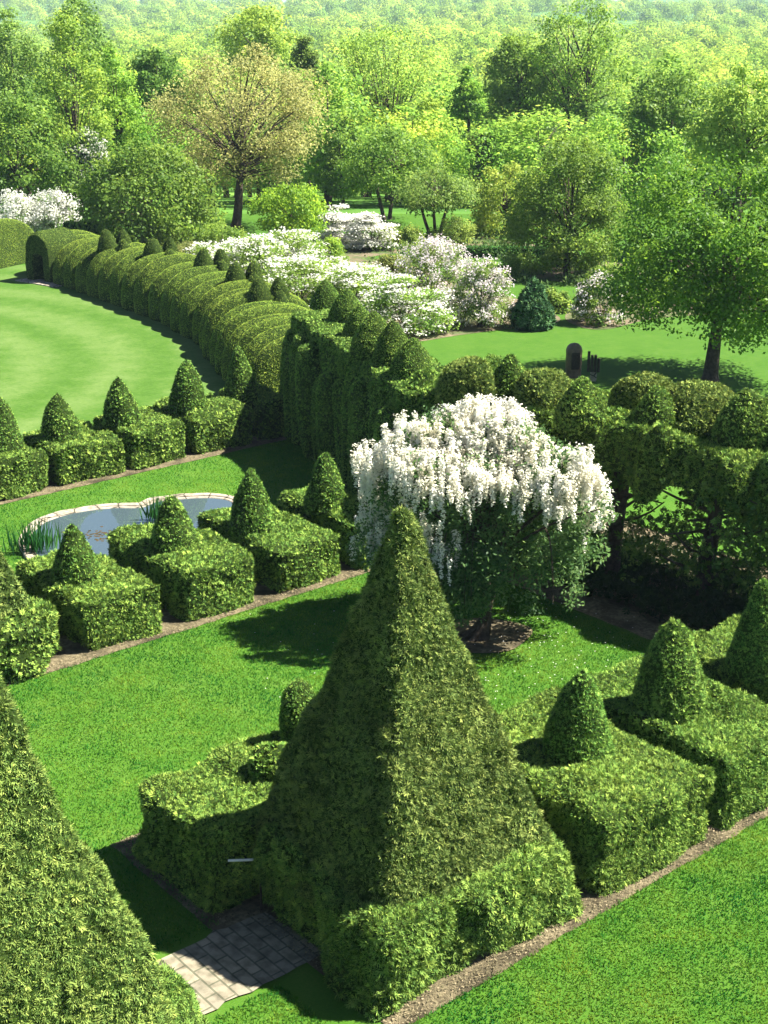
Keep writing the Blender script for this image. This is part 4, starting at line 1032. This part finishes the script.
# fallen petals on the grass below
r2 = np.random.default_rng(611); npf = 260
FP = np.stack([wb[0] + r2.normal(0.3, 2.2, npf), wb[1] + r2.normal(-1.0, 1.8, npf), np.full(npf, 0.055)], 1)
fth = r2.uniform(0, 6.28, npf); FD = np.stack([np.cos(fth), np.sin(fth), 0 * fth], 1); FW = np.stack([-np.sin(fth), np.cos(fth), 0 * fth], 1)
V, f = kites(FP, FD, FW, 0.04, 0.014); o = obj('fallen_petals', [(V, f, 0, None, False)], [M['petal']]); tag(o, 'white petals scattered on the grass below the wisteria', 'petals', kind='stuff')
# flower trusses
nr = 1900
q = unit(rng.normal(size=(nr * 2, 3))); q[:, 2] = np.where(q[:, 2] < -0.35, -q[:, 2], q[:, 2])
msk = noise(q * [1, 1, 1.3], 2.3, 8) * 1.5 + noise(q, 5.5, 28) * 0.6 + q[:, 2] * 0.6 + 0.42 * (q[:, 0] < -0.15) + 0.22 * (q[:, 2] > 0.4) - 0.3 * (q[:, 0] > 0.0) * (q[:, 2] < 0.15)
q = q[(msk > 0.3) & ((q[:, 2] > -0.12) | (q[:, 0] < -0.35))][:nr]; nr = len(q)
top = ctr + np.array([0.3, 0, 0]) * q[:, 2:] + q * rad3 * LOB(q) * rng.uniform(0.9, 1.05, (nr, 1)) + [0, 0, 0.1]
ln = rng.uniform(0.22, 0.7, nr); npet = 85
s_ = rng.random((nr, npet)); r_ = 0.078 * (1 - s_ * 0.8) * rng.random((nr, npet)) ** 0.4; a_ = rng.uniform(0, 6.28, (nr, npet))
lean = rng.normal(size=(nr, 2)) * 0.10
P = np.stack([top[:, None, 0] + r_ * np.cos(a_) + lean[:, :1] * s_ * ln[:, None], top[:, None, 1] + r_ * np.sin(a_) + lean[:, 1:] * s_ * ln[:, None], top[:, None, 2] - s_ * ln[:, None]], -1).reshape(-1, 3)
nn = unit(np.stack([np.cos(a_), np.sin(a_), 1.2 + 0 * a_], -1).reshape(-1, 3) + rng.normal(size=P.shape) * 0.5)
D = unit(np.cross(nn, rng.normal(size=P.shape))); W = unit(np.cross(nn, D))
V, f = kites(P, D, W, 0.05 * rng.uniform(0.7, 1.3, len(P)), 0.021)
obj('blossom', [(V, f, 0, None, False)], [M['cream']], t)

# ------------------------------------------------------------------ grass blades on the nearer lawns
rng = np.random.default_rng(701)
def inside(u, v, b): return (u > b[0]) & (u < b[1]) & (v > b[2]) & (v < b[3])
foot = [(10.2, 30, 11.76, 15.9), (3.9, 7.6, 11.7, 15.9), (9.74, 13.3, 14.9, 18.0), (8.0, 23.2, 24.87, 28.8), (5.4, 11.0, 13.6, 15.3), (13.5, 28, 35.5, 38.7), (22.7, 30, 5, 27)]
Us, Vs_, hs = [], [], []
for (u0, u1, v0, v1, dens, hh) in ((4, 8.4, 8, 15, 1500, 0.05), (8.4, 9.6, 11.8, 15, 1500, 0.05), (8.4, 26, 5, 11.8, 1500, 0.05), (5, 24, 15, 25, 900, 0.05), (14, 28, 28.5, 36, 400, 0.055)):
    n = int((u1 - u0) * (v1 - v0) * dens); Us.append(rng.uniform(u0, u1, n)); Vs_.append(rng.uniform(v0, v1, n)); hs.append(np.full(n, hh))
u, v, hs = np.concatenate(Us), np.concatenate(Vs_), np.concatenate(hs)
bad = np.zeros(len(u), bool)
for b in foot: bad |= inside(u, v, b)
wpos = np.stack([u * A[0] + v * B[0], u * A[1] + v * B[1], 0 * u], 1)
vis = (np.abs(wpos[:, 0]) < wpos[:, 1] * 0.31 + 1) & (wpos[:, 1] > 14)
pp = po + cen + nrm * 0.26; ins = np.zeros(len(u), bool)
for i in range(len(pp)):
    (xa, ya), (xb, yb) = pp[i], pp[i - 1]
    ins ^= ((ya > wpos[:, 1]) != (yb > wpos[:, 1])) & (wpos[:, 0] < (xb - xa) * (wpos[:, 1] - ya) / (yb - ya + 1e-12) + xa)
bad |= ins | (np.hypot(wpos[:, 0] - wc[0], wpos[:, 1] - wc[1]) < 1.0)
k = (~bad) & vis
P = wpos[k]; hs = hs[k]; n = len(P)
D = unit(rng.normal(size=(n, 3)) * [0.55, 0.55, 0] + [0, 0, 1]); W = unit(np.cross(D, rng.normal(size=(n, 3))))
V, f = kites(P, D, W, hs * rng.uniform(0.6, 1.4, n), 0.006 + hs * 0.08, 0.3)
pt = noise(P, 0.8, 2) * 0.25 + noise(P, 2.2, 4) * 0.22 + noise(P, 6.0, 6) * 0.2
o = obj('grass', [(V, f, 0, np.clip(0.4 + pt + 0.45 * (rng.random(n) - 0.4), 0, 1), False)], [M['grassblade']], None, (0.08, 0.19, 0.02))
tag(o, 'short mown grass on the garden lawns', 'grass', kind='stuff')

# ------------------------------------------------------------------ haze
def haze():
    m, nt, out = newmat('haze_air')
    pv_ = N(nt, 'ShaderNodeVolumePrincipled', Density=0.00014)
    pv_.inputs['Color'].default_value = (0.6, 0.8, 1.0, 1)
    nt.links.new(pv_.outputs[0], out.inputs['Volume'])
    V = np.array([(x, y, z) for x in (-1450, 1450) for y in (-38, 2580) for z in (-19, 90)], float)
    f = np.array([[0, 1, 3, 2], [4, 6, 7, 5], [0, 4, 5, 1], [2, 3, 7, 6], [0, 2, 6, 4], [1, 5, 7, 3]])
    o = obj('haze', [(V, f, 0, None, False)], [m]); tag(o, 'thin blue air over the far wood', 'haze', kind='stuff')
haze()

# ------------------------------------------------------------------ light, sky, camera
AZ, EL = math.radians(84), math.radians(53)
w = bpy.data.worlds.new('World'); scene.world = w; w.use_nodes = True
nt = w.node_tree; bg = nt.nodes['Background']; sky = nt.nodes.new('ShaderNodeTexSky')
sky.sky_type = 'NISHITA'; sky.sun_disc = False; sky.sun_elevation = EL; sky.sun_rotation = AZ; sky.altitude = 200; sky.air_density = 0.55; sky.dust_density = 0.4
nt.links.new(sky.outputs[0], bg.inputs['Color']); bg.inputs['Strength'].default_value = 0.055
sd = bpy.data.lights.new('sun', 'SUN'); sd.energy = 5.0; sd.angle = math.radians(0.5); sd.color = (1.0, 0.95, 0.86)
so = bpy.data.objects.new('sun', sd); C.objects.link(so)
from mathutils import Vector
sv = Vector((math.sin(AZ) * math.cos(EL), math.cos(AZ) * math.cos(EL), math.sin(EL)))
so.rotation_euler = sv.to_track_quat('Z', 'Y').to_euler(); so.location = (30, 10, 40)

cam = bpy.data.cameras.new('camera'); cam.sensor_fit = 'VERTICAL'; cam.sensor_height = 36.0; cam.lens = 36.0 * F / 1024.0
cam.clip_start = 0.5; cam.clip_end = 6000
co = bpy.data.objects.new('camera', cam); C.objects.link(co)
co.location = (0, 0, H); co.rotation_euler = (math.pi / 2 - PITCH, 0, 0)
scene.camera = co
scene.view_settings.view_transform = 'Standard'; scene.view_settings.look = 'None'
scene.view_settings.exposure = 1.95; scene.view_settings.gamma = 1.0
scene.render.engine = 'CYCLES'
cy = scene.cycles
cy.max_bounces = 6; cy.diffuse_bounces = 1; cy.glossy_bounces = 2; cy.transmission_bounces = 3; cy.volume_bounces = 0; cy.transparent_max_bounces = 4
